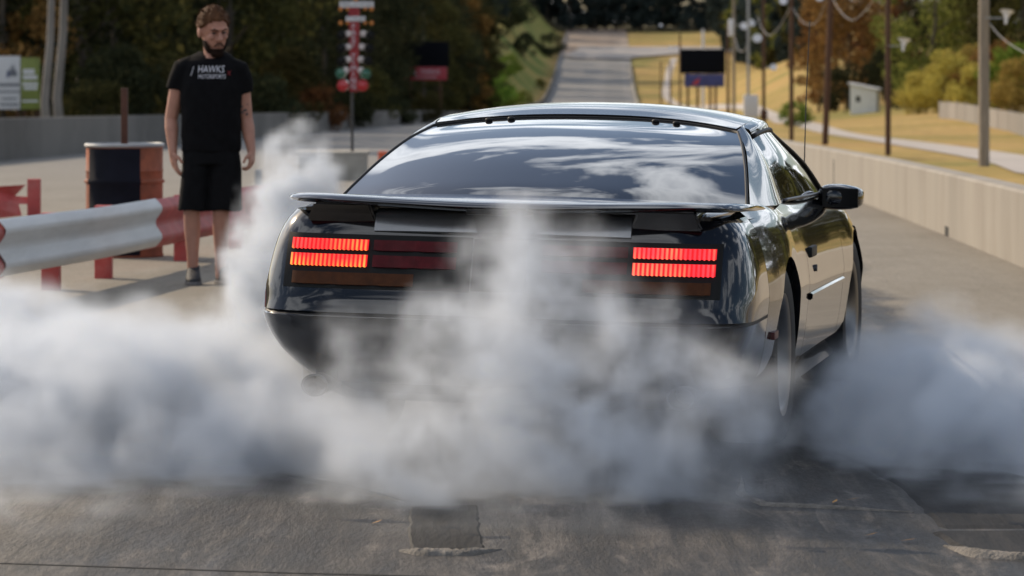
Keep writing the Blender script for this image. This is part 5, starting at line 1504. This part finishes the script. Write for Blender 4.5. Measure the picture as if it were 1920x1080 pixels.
# the far forest closing the view, each trunk a tree of its own
fl = 'dark distant tree of the forest closing the end of the strip'
for row in range(3):
    x = -40.0 + row * 2
    while x < 70:
        z = 965 + row * 22 + rng_.uniform(-6, 6)
        plant('far%d' % rng_.randrange(3), 'blue', x, z, rng_.uniform(1.0, 1.35), 'distant forest tree, %s, %s' % (DEEP[row], far_words(960 + x / z * F_PX)), 'tree', 'trees of the distant forest')
        x += rng_.uniform(4.5, 7.0)
fr = ['dark tree on the right hillside behind the poles', 'green tree on the right hillside behind the poles']
for i in range(62):
    z = rng_.uniform(470, 900)
    px = rng_.uniform(1205 + (900 - z) * 0.0, 1560)
    x = spot(px, z)
    if x < float(XC(z)) + WALL_R + 24 or abs(x - path_x(min(800, z))) < 5:
        x = max(x, float(XC(z)) + WALL_R + 26)
    u = rng_.random()
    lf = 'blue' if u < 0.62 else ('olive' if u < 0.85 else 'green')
    plant('far%d' % rng_.randrange(3), lf, x, z, rng_.uniform(0.9, 1.2), '%s hillside tree %s, %s' % ({'blue': 'dark', 'olive': 'olive', 'green': 'green'}[lf], 'low on the slope' if z < 610 else ('halfway up' if z < 760 else 'far up'), far_words(960 + x / z * F_PX)), 'tree', 'trees on the right hillside')
fl2 = 'dark tree above the far left slope'
for i in range(30):
    z = rng_.uniform(560, 960); px = rng_.uniform(820, 955 + (z - 560) * 0.12)
    x = min(spot(px, z), float(XC(z)) + WALL_L - 14)
    plant('far%d' % rng_.randrange(3), 'blue', x, z, rng_.uniform(0.9, 1.2), 'dark %s tree beyond the left slope, %s' % ('near' if z < 700 else ('middle' if z < 830 else 'far'), far_words(960 + x / z * F_PX)), 'tree', 'trees above the far left slope')

# trees that would share a description are told apart by how near they stand
NTH = ('nearest', 'second nearest', 'third nearest', 'fourth nearest', 'fifth nearest', 'sixth nearest', 'seventh nearest', 'eighth nearest', 'ninth nearest', 'tenth nearest')
by_label = {}
for o in scene.objects:
    if o.parent is None and o.get('category') == 'tree' and o.get('group') != 'trees beyond the right edge':
        by_label.setdefault(o['label'], []).append(o)
for lb, os_ in by_label.items():
    if 1 < len(os_) <= len(NTH):
        for k_, o in enumerate(sorted(os_, key=lambda q: q.location.y)):
            full_ = lb + ', ' + NTH[k_]
            o['label'] = full_ if len(full_.split()) <= 16 else full_.replace('straight above', 'above').replace('of the', 'of').replace('behind the', 'behind')
# ================================================================== THE MAN
MZ = 22.7
man = empty('person', ((398 - 960) * MZ / F_PX, MZ, TZ(0, MZ)))
tag(man, 'bearded man in black t-shirt and black shorts standing by the rail watching the car', 'person')
def add_ell(bm, c, r_, rot=None, seg=24):
    if rot is not None and rot is HR: r_ = tuple(q * HS for q in r_)
    ret = bmesh.ops.create_uvsphere(bm, u_segments=seg, v_segments=seg * 2 // 3, radius=1.0)
    mtx = Matrix.Translation(Vector(c)) @ (rot.to_4x4() if rot is not None else Matrix()) @ Matrix.Diagonal((*r_, 1))
    bmesh.ops.transform(bm, matrix=mtx, verts=ret['verts'])
    return ret['verts']
def add_cap(bm, pts, radii, seg=16, ends=True):
    bm_tube(bm, pts, radii, seg)
    if ends:
        for p, r_ in ((pts[0], radii[0]), (pts[-1], radii[-1])):
            add_ell(bm, p, (r_ * 0.995,) * 3, seg=14)
def add_rings(bm, rings, seg=32, e=2.4):
    """stack of superellipse rings: (cx, cy, z, rx, ry)"""
    R_ = []
    for cx, cy_, z, rx, ry in rings:
        rr = []
        for k in range(seg):
            a = 2 * math.pi * k / seg; c, s = math.cos(a), math.sin(a)
            rr.append(bm.verts.new((cx + rx * math.copysign(abs(c) ** (2 / e), c), cy_ + ry * math.copysign(abs(s) ** (2 / e), s), z)))
        R_.append(rr)
    for j in range(len(R_) - 1):
        for k in range(seg):
            bm.faces.new((R_[j][k], R_[j][(k + 1) % seg], R_[j + 1][(k + 1) % seg], R_[j + 1][k]))
    bm.faces.new(R_[0][::-1]); bm.faces.new(R_[-1])
def remeshed(name, bm, voxel, mat_, parent, smooth=4, disp=None):
    bmesh.ops.recalc_face_normals(bm, faces=bm.faces)
    me = bpy.data.meshes.new(name + '_raw'); bm.to_mesh(me); bm.free()
    t = bpy.data.objects.new(name + '_raw', me); col.objects.link(t)
    m1 = t.modifiers.new('r', 'REMESH'); m1.mode = 'VOXEL'; m1.voxel_size = voxel
    m2 = t.modifiers.new('s', 'SMOOTH'); m2.factor = 0.5; m2.iterations = smooth
    dg = bpy.context.evaluated_depsgraph_get()
    out = bpy.data.meshes.new_from_object(t.evaluated_get(dg)); out.name = name
    bpy.data.objects.remove(t, do_unlink=True); bpy.data.meshes.remove(me)
    if disp:
        co = np.empty(len(out.vertices) * 3, np.float32); out.vertices.foreach_get('co', co); co = co.reshape(-1, 3)
        no = np.array([v.normal[:] for v in out.vertices], np.float32)
        co = co + no * disp(co)[:, None]
        out.vertices.foreach_set('co', co.ravel()); out.update()
    out.materials.clear(); out.materials.append(mat_); out.shade_smooth()
    o = bpy.data.objects.new(name, out); o.parent = parent; col.objects.link(o)
    return o
HS = 1.15
HC = Vector((0.012, -0.025, 1.686))                     # head centre
HR = Euler((R(13), R(-3), R(26)), 'XYZ').to_matrix()    # looks down a little, turned to the car
def H(x, y, z): return HC + HR @ (Vector((x, y, z)) * HS)
body = bmesh.new()
# head and neck
add_ell(body, H(0, 0.015, 0.025), (0.080, 0.098, 0.108), HR)
add_ell(body, H(0, -0.012, -0.045), (0.066, 0.082, 0.085), HR)
add_ell(body, H(0, -0.055, -0.105), (0.040, 0.036, 0.034), HR)          # chin
add_ell(body, H(0, -0.085, 0.028), (0.050, 0.018, 0.014), HR)           # brow
add_cap(body, [H(0, -0.090, 0.012), H(0, -0.110, -0.028)], [0.010, 0.0165], 10)   # nose
add_ell(body, H(0.013, -0.098, -0.032), (0.010, 0.010, 0.009), HR); add_ell(body, H(-0.013, -0.098, -0.032), (0.010, 0.010, 0.009), HR)
add_ell(body, H(0.038, -0.070, -0.020), (0.022, 0.020, 0.018), HR); add_ell(body, H(-0.038, -0.070, -0.020), (0.022, 0.020, 0.018), HR)   # cheeks
add_ell(body, H(0, -0.088, -0.068), (0.024, 0.012, 0.010), HR)          # lips
for s in (1, -1):
    add_ell(body, H(s * 0.083, 0.012, -0.008), (0.011, 0.022, 0.033), HR)   # ears
add_cap(body, [(0.0, 0.02, 1.44), (0.004, 0.005, 1.52), H(0, 0.02, -0.07)], [0.068, 0.060, 0.060])
# trunk
add_rings(body, [(-0.01, 0.0, 0.80, 0.14, 0.10), (-0.01, 0.0, 0.92, 0.165, 0.115), (-0.008, 0.0, 1.05, 0.160, 0.115), (-0.005, 0.0, 1.20, 0.172, 0.118), (-0.006, 0.01, 1.34, 0.182, 0.112), (-0.01, 0.015, 1.45, 0.165, 0.09), (-0.004, 0.015, 1.51, 0.09, 0.07)])
# arms (picture left, picture right)
SL, EL, WL = Vector((-0.203, 0.01, 1.435)), Vector((-0.276, 0.025, 1.10)), Vector((-0.258, -0.04, 0.888))
SR, ER, WR = Vector((0.180, 0.01, 1.425)), Vector((0.224, 0.035, 1.10)), Vector((0.262, -0.03, 0.895))
for S_, E_, W_ in ((SL, EL, WL), (SR, ER, WR)):
    add_cap(body, [S_, S_.lerp(E_, 0.5), E_, E_.lerp(W_, 0.3), W_], [0.062, 0.053, 0.043, 0.046, 0.029])
# legs
for hx, kx, ax, ky in ((-0.085, -0.135, -0.130, -0.015), (0.075, 0.058, 0.056, -0.02)):
    hp, kn, an = Vector((hx, 0, 0.88)), Vector((kx, ky, 0.475)), Vector((ax, 0.01, 0.085))
    add_cap(body, [hp, hp.lerp(kn, 0.5), kn, kn.lerp(an, 0.28) + Vector((0, 0.018, 0)), kn.lerp(an, 0.7) + Vector((0, 0.006, 0)), an], [0.090, 0.078, 0.055, 0.056, 0.040, 0.036])
    add_cap(body, [an, an + Vector((0, -0.01, -0.03))], [0.036, 0.034])
# hands: palm, four fingers with two bends, thumb from the side of the palm
def hand(W_, down, across, fwd, curl, thumb_side):
    """down: along the hand, across: towards the index finger, fwd: palm-side normal (fingers curl to it)"""
    down, across, fwd = down.normalized(), across.normalized(), fwd.normalized()
    pc = W_ + down * 0.052
    rot = Matrix((across, fwd, down)).transposed()
    add_ell(body, pc, (0.041, 0.019, 0.052), rot)
    add_cap(body, [W_, W_ + down * 0.03], [0.029, 0.027])
    for i, (off, L, r_) in enumerate(((0.030, 0.072, 0.0095), (0.010, 0.080, 0.0100), (-0.010, 0.074, 0.0095), (-0.029, 0.058, 0.0085))):
        p0 = W_ + down * (0.088 - 0.006 * abs(i - 1)) + across * off
        a1, a2, a3 = curl * 0.35, curl * 0.9, curl * 1.35
        dvec = lambda a: down * math.cos(a) + fwd * math.sin(a)
        p1 = p0 + dvec(a1) * L * 0.45; p2 = p1 + dvec(a2) * L * 0.33; p3 = p2 + dvec(a3) * L * 0.26
        add_cap(body, [p0 - down * 0.02, p0, p1, p2, p3], [r_ * 1.05, r_ * 1.05, r_, r_ * 0.95, r_ * 0.85], 10)
    t0 = W_ + down * 0.030 + across * 0.030
    t1 = t0 + (down * 0.55 + across * 0.75 + fwd * 0.35).normalized() * 0.040
    t2 = t1 + (down * 0.92 + across * 0.22 + fwd * 0.45).normalized() * 0.032
    add_cap(body, [t0, t1, t2], [0.0145, 0.0115, 0.0095], 10)
hand(WL, Vector((0.10, -0.10, -1)), Vector((0.55, -0.85, 0)), Vector((0.85, 0.35, 0.0)), 0.55, 1)
hand(WR, Vector((0.05, -0.12, -1)), Vector((-0.35, -0.95, 0)), Vector((-0.95, 0.30, 0.0)), 1.25, -1)
body_o = remeshed('body', body, 0.0055, M['skin'], man, smooth=3)

# face details
for s in (1, -1):
    b2 = bmesh.new(); add_ell(b2, H(s * 0.031, -0.083, 0.006), (0.014, 0.008, 0.0055), HR, 16); bm_obj('eye', b2, M['eye'], man, smooth=True)
    b2 = bmesh.new(); add_cap(b2, [H(s * 0.014, -0.099, 0.022), H(s * 0.032, -0.096, 0.030), H(s * 0.050, -0.082, 0.024)], [0.0045, 0.0055, 0.004], 8); bm_obj('eyebrow', b2, M['beard'], man, smooth=True)
b2 = bmesh.new(); add_cap(b2, [H(-0.022, -0.092, -0.068), H(0, -0.101, -0.066), H(0.022, -0.092, -0.068)], [0.002, 0.003, 0.002], 8); bm_obj('mouth', b2, M['eye'], man, smooth=True)
# hair: cap with a fringe and short sides
hm = bmesh.new(); add_ell(hm, (0, 0, 0), (1, 1, 1), None, 56)
dele = []
for v in hm.verts:
    x, y, z = v.co
    front = max(0, -y)
    line = -0.45 + 0.95 * front ** 0.8 if front > 0 else -0.45 - 0.25 * (-front)
    if abs(x) > 0.72 and y < 0.1: line = -0.18 + 0.5 * front
    if z < line: dele.append(v)
    nz = 0.035 * math.sin(9 * x + 3 * z) * math.sin(7 * y + 5 * z) + 0.03 * math.sin(21 * x + 4) * math.sin(17 * z + 9 * y)
    k = 1.0 + nz + 0.05 * max(0, z)
    v.co = H(x * 0.0905 * k, 0.018 + y * 0.112 * k, 0.024 + z * 0.116 * k)
bmesh.ops.delete(hm, geom=dele, context='VERTS')
ge = hm.faces[:]
ret = bmesh.ops.solidify(hm, geom=ge, thickness=0.012)
bm_obj('hair', hm, M['hair'], man, smooth=True)
# short tufts break the outline of the hair
tb = bmesh.new(); hr_ = random.Random(3)
for i in range(420):
    a = hr_.uniform(0, 2 * math.pi); zz = hr_.uniform(0.0, 1.0); rr = math.sqrt(max(0, 1 - zz * zz))
    x, y = rr * math.cos(a), rr * math.sin(a)
    if y < -0.55 and zz < 0.55: continue
    p = H(x * 0.094, 0.018 + y * 0.115, 0.026 + zz * 0.121)
    d = (HR @ Vector((x * 0.6 + hr_.uniform(-0.5, 0.5), y * 0.6 - 0.5 + hr_.uniform(-0.4, 0.4), zz * 0.5 + hr_.uniform(-0.3, 0.3)))).normalized()
    sd = d.cross(Vector((hr_.uniform(-1, 1), hr_.uniform(-1, 1), hr_.uniform(-1, 1)))).normalized() * 0.004
    vv = [tb.verts.new(p - d * 0.008 - sd), tb.verts.new(p - d * 0.008 + sd), tb.verts.new(p + d * hr_.uniform(0.012, 0.024))]
    tb.faces.new(vv)
o = bm_obj('hair_tufts', tb, M['hair'], man); o['kind'] = 'stuff'
# beard along jaw and chin
bd = bmesh.new(); add_ell(bd, (0, 0, 0), (1, 1, 1), None, 44); dele = []
for v in bd.verts:
    x, y, z = v.co
    if z > -0.30 + 0.42 * max(0, abs(x) - 0.62) * 3 or y > 0.35: dele.append(v)
    k = 1 + 0.02 * math.sin(19 * x) * math.sin(23 * y)
    v.co = H(x * 0.0685 * k, -0.020 + y * 0.086 * k, -0.052 + z * 0.092 * k)
bmesh.ops.delete(bd, geom=dele, context='VERTS')
add_ell(bd, H(0, -0.060, -0.112), (0.043, 0.036, 0.036), HR, 18)
bmesh.ops.delete(bd, geom=[v for v in bd.verts if not v.link_faces], context='VERTS')
bm_obj('beard', bd, M['beard'], man, smooth=True)
b2 = bmesh.new(); add_cap(b2, [H(-0.028, -0.087, -0.072), H(-0.012, -0.100, -0.054), H(0.012, -0.100, -0.054), H(0.028, -0.087, -0.072)], [0.003, 0.0045, 0.0045, 0.003], 8); bm_obj('moustache', b2, M['beard'], man, smooth=True)

# t-shirt
sb = bmesh.new()
add_rings(sb, [(-0.008, 0.0, 0.885, 0.198, 0.140), (-0.008, 0.0, 0.93, 0.199, 0.142), (-0.006, 0.0, 1.05, 0.198, 0.145), (-0.006, 0.0, 1.20, 0.203, 0.145), (-0.008, 0.005, 1.34, 0.208, 0.135), (-0.010, 0.012, 1.43, 0.198, 0.114), (-0.010, 0.018, 1.485, 0.178, 0.096), (-0.006, 0.034, 1.518, 0.138, 0.074), (-0.002, 0.058, 1.548, 0.094, 0.046)], 40, 2.5)
for S_, E_, k1, w1 in ((SL, EL, 0.36, 0.074), (SR, ER, 0.42, 0.072)):
    sl_ = S_.lerp(E_, k1 + 0.06)
    add_cap(sb, [S_ + Vector((0.07 if S_.x < 0 else -0.07, 0, 0.025)), S_, S_.lerp(E_, k1 * 0.5), sl_], [0.062, 0.072, 0.076, w1], 20, ends=False)
    add_ell(sb, S_ + Vector((0.012 if S_.x < 0 else -0.012, 0, -0.004)), (0.074, 0.076, 0.064))
def folds(co):
    x, y, z = co[:, 0], co[:, 1], co[:, 2]
    lo = np.clip((1.30 - z) / 0.35, 0, 1)
    return (0.0045 * np.sin(26 * x + 9 * z + 2 * np.sin(7 * z)) * lo + 0.004 * np.sin(38 * z + 22 * x) * np.clip(1 - np.abs(z - 0.98) / 0.12, 0, 1) + 0.0035 * np.sin(30 * (z + np.abs(x) * 1.4)) * np.clip((np.abs(x) - 0.10) / 0.1, 0, 1)).astype(np.float32)
shirt = remeshed('t_shirt', sb, 0.008, M['shirt'], man, smooth=3, disp=folds)
lathe('collar', [(0.082, 0.0), (0.090, 0.006), (0.084, 0.014), (0.077, 0.008), (0.082, 0.0)], M['shirt'], man, seg=32, loc=(0.0, 0.010, 1.518)).rotation_euler = (R(26), 0, 0)
# chest print, laid on the cloth
def print_on(name, word, size, cx, cz, width, mat_, shear=0.0):
    o = text_mesh(name, word, size, mat_, shirt, (0, 0, 0), (0, 0, 0), width=width, extrude=0.001, shear=shear)
    pts = np.array([v.co[:] for v in shirt.data.vertices]); 
    for v in o.data.vertices:
        x, z = v.co.x + cx, v.co.y + cz
        d = (pts[:, 0] - x) ** 2 + (pts[:, 2] - z) ** 2 + np.where(pts[:, 1] > 0, 1.0, 0)
        j = np.argsort(d)[:4]
        v.co = (x, float(pts[j, 1].min()) - 0.003 + v.co.z, z)
    return o
px_ = lambda p: (p - 398) / 282.0
pz_ = lambda p: (523 - p) / 282.0
print_on('print_word', 'HAWKS', 0.068, px_(398), pz_(120), 0.175, M['print_white'], 0.12)
print_on('print_word', 'MOTORSPORTS', 0.040, px_(400), pz_(133.5), 0.180, M['print_white'], 0.1)
print_on('print_mark', '/', 0.085, px_(362), pz_(124), 0.022, M['print_white'], 0.2)
print_on('print_mark', 'X', 0.045, px_(431), pz_(127), 0.032, M['print_red'], 0.2)
# shorts
sh = bmesh.new()
add_rings(sh, [(-0.008, 0.0, 0.80, 0.192, 0.135), (-0.008, 0.0, 0.90, 0.190, 0.132), (-0.008, 0.0, 0.935, 0.185, 0.128)], 36, 2.5)
for (ax, bx, rx0, rx1) in ((-0.105, -0.128, 0.098, 0.097), (0.088, 0.084, 0.108, 0.114)):
    add_rings(sh, [(bx, -0.012, 0.492, rx1, 0.108), (bx * 0.6 + ax * 0.4, -0.008, 0.62, (rx0 + rx1) / 2, 0.112), (ax, 0.0, 0.76, rx0, 0.122), (ax, 0.0, 0.86, rx0 * 0.9, 0.12)], 28, 2.4)
remeshed('shorts', sh, 0.008, M['shorts'], man, smooth=3, disp=lambda co: (0.005 * np.sin(30 * co[:, 0] + 6 * co[:, 2]) * np.clip((0.8 - co[:, 2]) / 0.3, 0, 1)).astype(np.float32))
# shoes
def shoe(x, y, yaw, L=0.285, w=0.052):
    rt = Matrix.Translation((x, y, 0)) @ Matrix.Rotation(yaw, 4, 'Z')
    up = bmesh.new()
    add_rings(up, [(0, -0.085, 0.024, w, L * 0.49), (0, -0.085, 0.045, w * 0.98, L * 0.47), (0, -0.06, 0.068, w * 0.88, L * 0.38), (0, -0.02, 0.092, w * 0.80, L * 0.25), (0, 0.008, 0.125, w * 0.80, L * 0.165)], 28, 2.3)
    bmesh.ops.transform(up, matrix=rt, verts=up.verts)
    o = remeshed('shoe', up, 0.005, M['shoe'], man, smooth=3)
    so = bmesh.new()
    add_rings(so, [(0, -0.085, 0.001, w * 1.02, L * 0.50), (0, -0.085, 0.014, w * 1.08, L * 0.515), (0, -0.085, 0.027, w * 1.05, L * 0.505)], 28, 2.3)
    bmesh.ops.transform(so, matrix=rt, verts=so.verts)
    bm_obj('sole', so, M['sole'], o, smooth=True, sharp=40)
shoe(-0.127, 0.03, R(4))
shoe(0.060, 0.03, R(38))
# forearm tattoo on the picture-right arm
b2 = bmesh.new()
for i in range(7):
    c = SR.lerp(ER, 0.66 + 0.04 * i) + Vector((0.012 * math.sin(i * 2.3), -0.044 + 0.003 * (i % 2), 0))
    add_ell(b2, c, (0.014 + 0.006 * math.sin(i * 1.7), 0.004, 0.010), None, 10)
o = bm_obj('tattoo', b2, M['tattoo'], man, smooth=True); o['kind'] = 'stuff'
# ================================================================== TYRE SMOKE
def smoke_object(name, lo, hi, voxel, blobs, mat_, label, warp=(0.22, 1.6), warp2=(0.07, 5.5), erode=0.55, nscale=2.6, seed=0.0, gain=1.0, floor=0.05):
    """drifting smoke as a real density grid: soft blobs pushed about by turbulence and eaten away by noise.
    blobs: (centre, radii, strength)"""
    me = bpy.data.meshes.new(name); me.from_pydata([(0, 0, 0)], [], [])
    o = bpy.data.objects.new(name, me); col.objects.link(o)
    ng = bpy.data.node_groups.new(name + '_field', 'GeometryNodeTree')
    ng.interface.new_socket('Geometry', in_out='INPUT', socket_type='NodeSocketGeometry')
    ng.interface.new_socket('Geometry', in_out='OUTPUT', socket_type='NodeSocketGeometry')
    N, L = ng.nodes, ng.links
    gout = N.new('NodeGroupOutput')
    vc = N.new('GeometryNodeVolumeCube')
    vc.inputs['Min'].default_value = lo; vc.inputs['Max'].default_value = hi
    for i, ax in enumerate(('X', 'Y', 'Z')):
        vc.inputs['Resolution ' + ax].default_value = max(8, int((hi[i] - lo[i]) / voxel))
    pos = N.new('GeometryNodeInputPosition')
    def vmath(op, a, b_=None, out=0):
        q = N.new('ShaderNodeVectorMath'); q.operation = op
        for i, v in enumerate((a, b_)):
            if v is None: continue
            if isinstance(v, tuple): q.inputs[i].default_value = v
            else: L.new(v, q.inputs[i])
        return q.outputs[out]
    def fmath(op, a, b_=None, clamp=False):
        q = N.new('ShaderNodeMath'); q.operation = op; q.use_clamp = clamp
        for i, v in enumerate((a, b_)):
            if v is None: continue
            if isinstance(v, (int, float)): q.inputs[i].default_value = v
            else: L.new(v, q.inputs[i])
        return q.outputs[0]
    def vscale(a, k):
        q = N.new('ShaderNodeVectorMath'); q.operation = 'SCALE'; L.new(a, q.inputs[0]); q.inputs['Scale'].default_value = k
        return q.outputs[0]
    def noise(vec, scale, detail, rough, col_=False):
        q = N.new('ShaderNodeTexNoise'); q.inputs['Scale'].default_value = scale; q.inputs['Detail'].default_value = detail; q.inputs['Roughness'].default_value = rough
        L.new(vec, q.inputs['Vector']); return q.outputs['Color' if col_ else 'Fac']
    P0 = pos.outputs[0]
    Ps = vmath('ADD', P0, (seed, seed * 1.7, seed * 0.6))
    w1 = vscale(vmath('SUBTRACT', noise(Ps, warp[1], 2.0, 0.5, True), (0.5, 0.5, 0.5)), warp[0] * 4)
    P1 = vmath('ADD', P0, w1)
    w2 = vscale(vmath('SUBTRACT', noise(Ps, warp2[1], 2.0, 0.5, True), (0.5, 0.5, 0.5)), warp2[0] * 4)
    P1 = vmath('ADD', P1, w2)
    total = None
    for c, r_, s in blobs:
        d = vmath('LENGTH', vmath('DIVIDE', vmath('SUBTRACT', P1, tuple(c)), tuple(r_)), None, 1)
        v = fmath('SUBTRACT', 1.0, d, True)
        mr = N.new('ShaderNodeMapRange'); mr.interpolation_type = 'SMOOTHSTEP'
        L.new(v, mr.inputs[0]); mr.inputs[1].default_value = 0.0; mr.inputs[2].default_value = 0.5; mr.inputs[3].default_value = 0.0; mr.inputs[4].default_value = s
        total = mr.outputs[0] if total is None else fmath('ADD', total, mr.outputs[0])
    fb = noise(vmath('ADD', vmath('MULTIPLY', Ps, (1, 1, 1.1)), vscale(w1, 0.6)), nscale, 6.0, 0.62)
    # billows: the soft body is thinned where the turbulence is low and packed where it is high; edges are eaten first
    er = N.new('ShaderNodeMapRange'); L.new(fb, er.inputs[0]); er.inputs[1].default_value = 0.36; er.inputs[2].default_value = 0.66; er.inputs[3].default_value = -erode; er.inputs[4].default_value = 1.0 + erode; er.clamp = False
    mxe = N.new('ShaderNodeMath'); mxe.operation = 'MAXIMUM'; L.new(er.outputs[0], mxe.inputs[0]); mxe.inputs[1].default_value = floor
    er = mxe
    dens = fmath('MULTIPLY', fmath('MULTIPLY', total, er.outputs[0]), gain)
    dens = fmath('SUBTRACT', dens, 0.03)
    dens = fmath('MAXIMUM', dens, 0.0)
    L.new(dens, vc.inputs['Density'])
    sm = N.new('GeometryNodeSetMaterial'); sm.inputs['Material'].default_value = mat_
    L.new(vc.outputs[0], sm.inputs[0]); L.new(sm.outputs[0], gout.inputs[0])
    md = o.modifiers.new('smoke', 'NODES'); md.node_group = ng
    me.materials.append(mat_)
    tag(o, label, None, None, 'stuff')
    return o
def smoke_mat():
    m = bpy.data.materials.new('white_tyre_smoke'); n, l = nt(m)
    n.remove(n['Principled BSDF'])
    v = n.new('ShaderNodeVolumePrincipled')
    v.inputs['Color'].default_value = (0.85, 0.895, 0.96, 1)
    v.inputs['Density'].default_value = 1.0
    v.inputs['Density Attribute'].default_value = 'density'
    v.inputs['Anisotropy'].default_value = 0.1
    l.new(v.outputs[0], n['Material Output'].inputs['Volume'])
    return m
M['smoke'] = smoke_mat()
# left bank of smoke rolling out from the left rear tyre
smoke_object('tyre_smoke', (-3.9, 9.9, 0.0), (-0.45, 15.6, 0.85), 0.027, [
    ((-2.5, 12.9, 0.05), (2.0, 2.0, 0.57), 9.0),
    ((-1.35, 12.5, 0.10), (0.95, 1.1, 0.48), 9.0),
    ((-0.85, 12.2, 0.05), (0.55, 0.9, 0.36), 7.0),
    ((-2.4, 11.4, 0.0), (2.0, 1.6, 0.26), 1.3),
], M['smoke'], 'thick white tyre smoke rolling left from the rear wheel', seed=3.1, warp=(0.16, 1.9), warp2=(0.075, 6.0), erode=0.5, nscale=4.2, floor=0.08)
# plume standing up from the left rear tyre between the man and the car
smoke_object('tyre_smoke', (-1.45, 12.7, 0.0), (-0.35, 15.0, 1.32), 0.020, [
    ((-0.98, 13.4, 0.20), (0.38, 0.6, 0.45), 11.0),
    ((-0.90, 13.6, 0.55), (0.27, 0.45, 0.40), 15.0),
    ((-0.88, 13.8, 0.82), (0.22, 0.34, 0.28), 13.0),
    ((-0.68, 13.9, 0.74), (0.24, 0.34, 0.20), 11.0),
    ((-0.90, 13.8, 1.03), (0.13, 0.22, 0.22), 10.0),
], M['smoke'], 'white smoke plume rising between the man and the car', seed=1.3, warp=(0.07, 2.6), warp2=(0.055, 8.0), erode=0.55, nscale=6.5)
# thinner smoke behind the tail
smoke_object('tyre_smoke', (-1.05, 9.9, 0.0), (1.2, 12.2, 1.0), 0.020, [
    ((0.06, 11.3, 0.54), (0.38, 0.34, 0.50), 5.6),
    ((-0.24, 11.2, 0.26), (0.50, 0.40, 0.48), 3.6),
    ((0.36, 11.2, 0.26), (0.60, 0.40, 0.50), 3.3),
    ((0.72, 11.3, 0.34), (0.28, 0.36, 0.30), 2.0),
    ((0.05, 11.25, 0.05), (0.95, 0.5, 0.30), 1.6),
    ((0.05, 10.9, 0.0), (1.1, 1.0, 0.20), 0.45),
    ((-0.25, 11.5, 0.12), (0.40, 0.3, 0.26), 2.2),
], M['smoke'], 'bluish tyre smoke drifting up behind the tail of the car', seed=8.4, warp=(0.11, 2.5), warp2=(0.065, 7.0), erode=0.5, nscale=4.8, floor=0.12)
# bank at the right rear tyre
smoke_object('tyre_smoke', (1.0, 10.2, 0.0), (3.2, 13.9, 0.75), 0.024, [
    ((1.58, 12.4, 0.08), (0.62, 0.85, 0.48), 10.0),
    ((2.15, 11.9, 0.0), (0.9, 0.8, 0.36), 10.0),
    ((1.42, 13.1, 0.12), (0.32, 0.8, 0.32), 4.0),
    ((2.0, 11.4, 0.0), (0.9, 1.0, 0.22), 1.4),
], M['smoke'], 'pale tyre smoke bank spreading right from the right rear wheel', seed=5.2, warp=(0.12, 2.0), warp2=(0.065, 6.5), erode=0.5, nscale=4.4, floor=0.08)
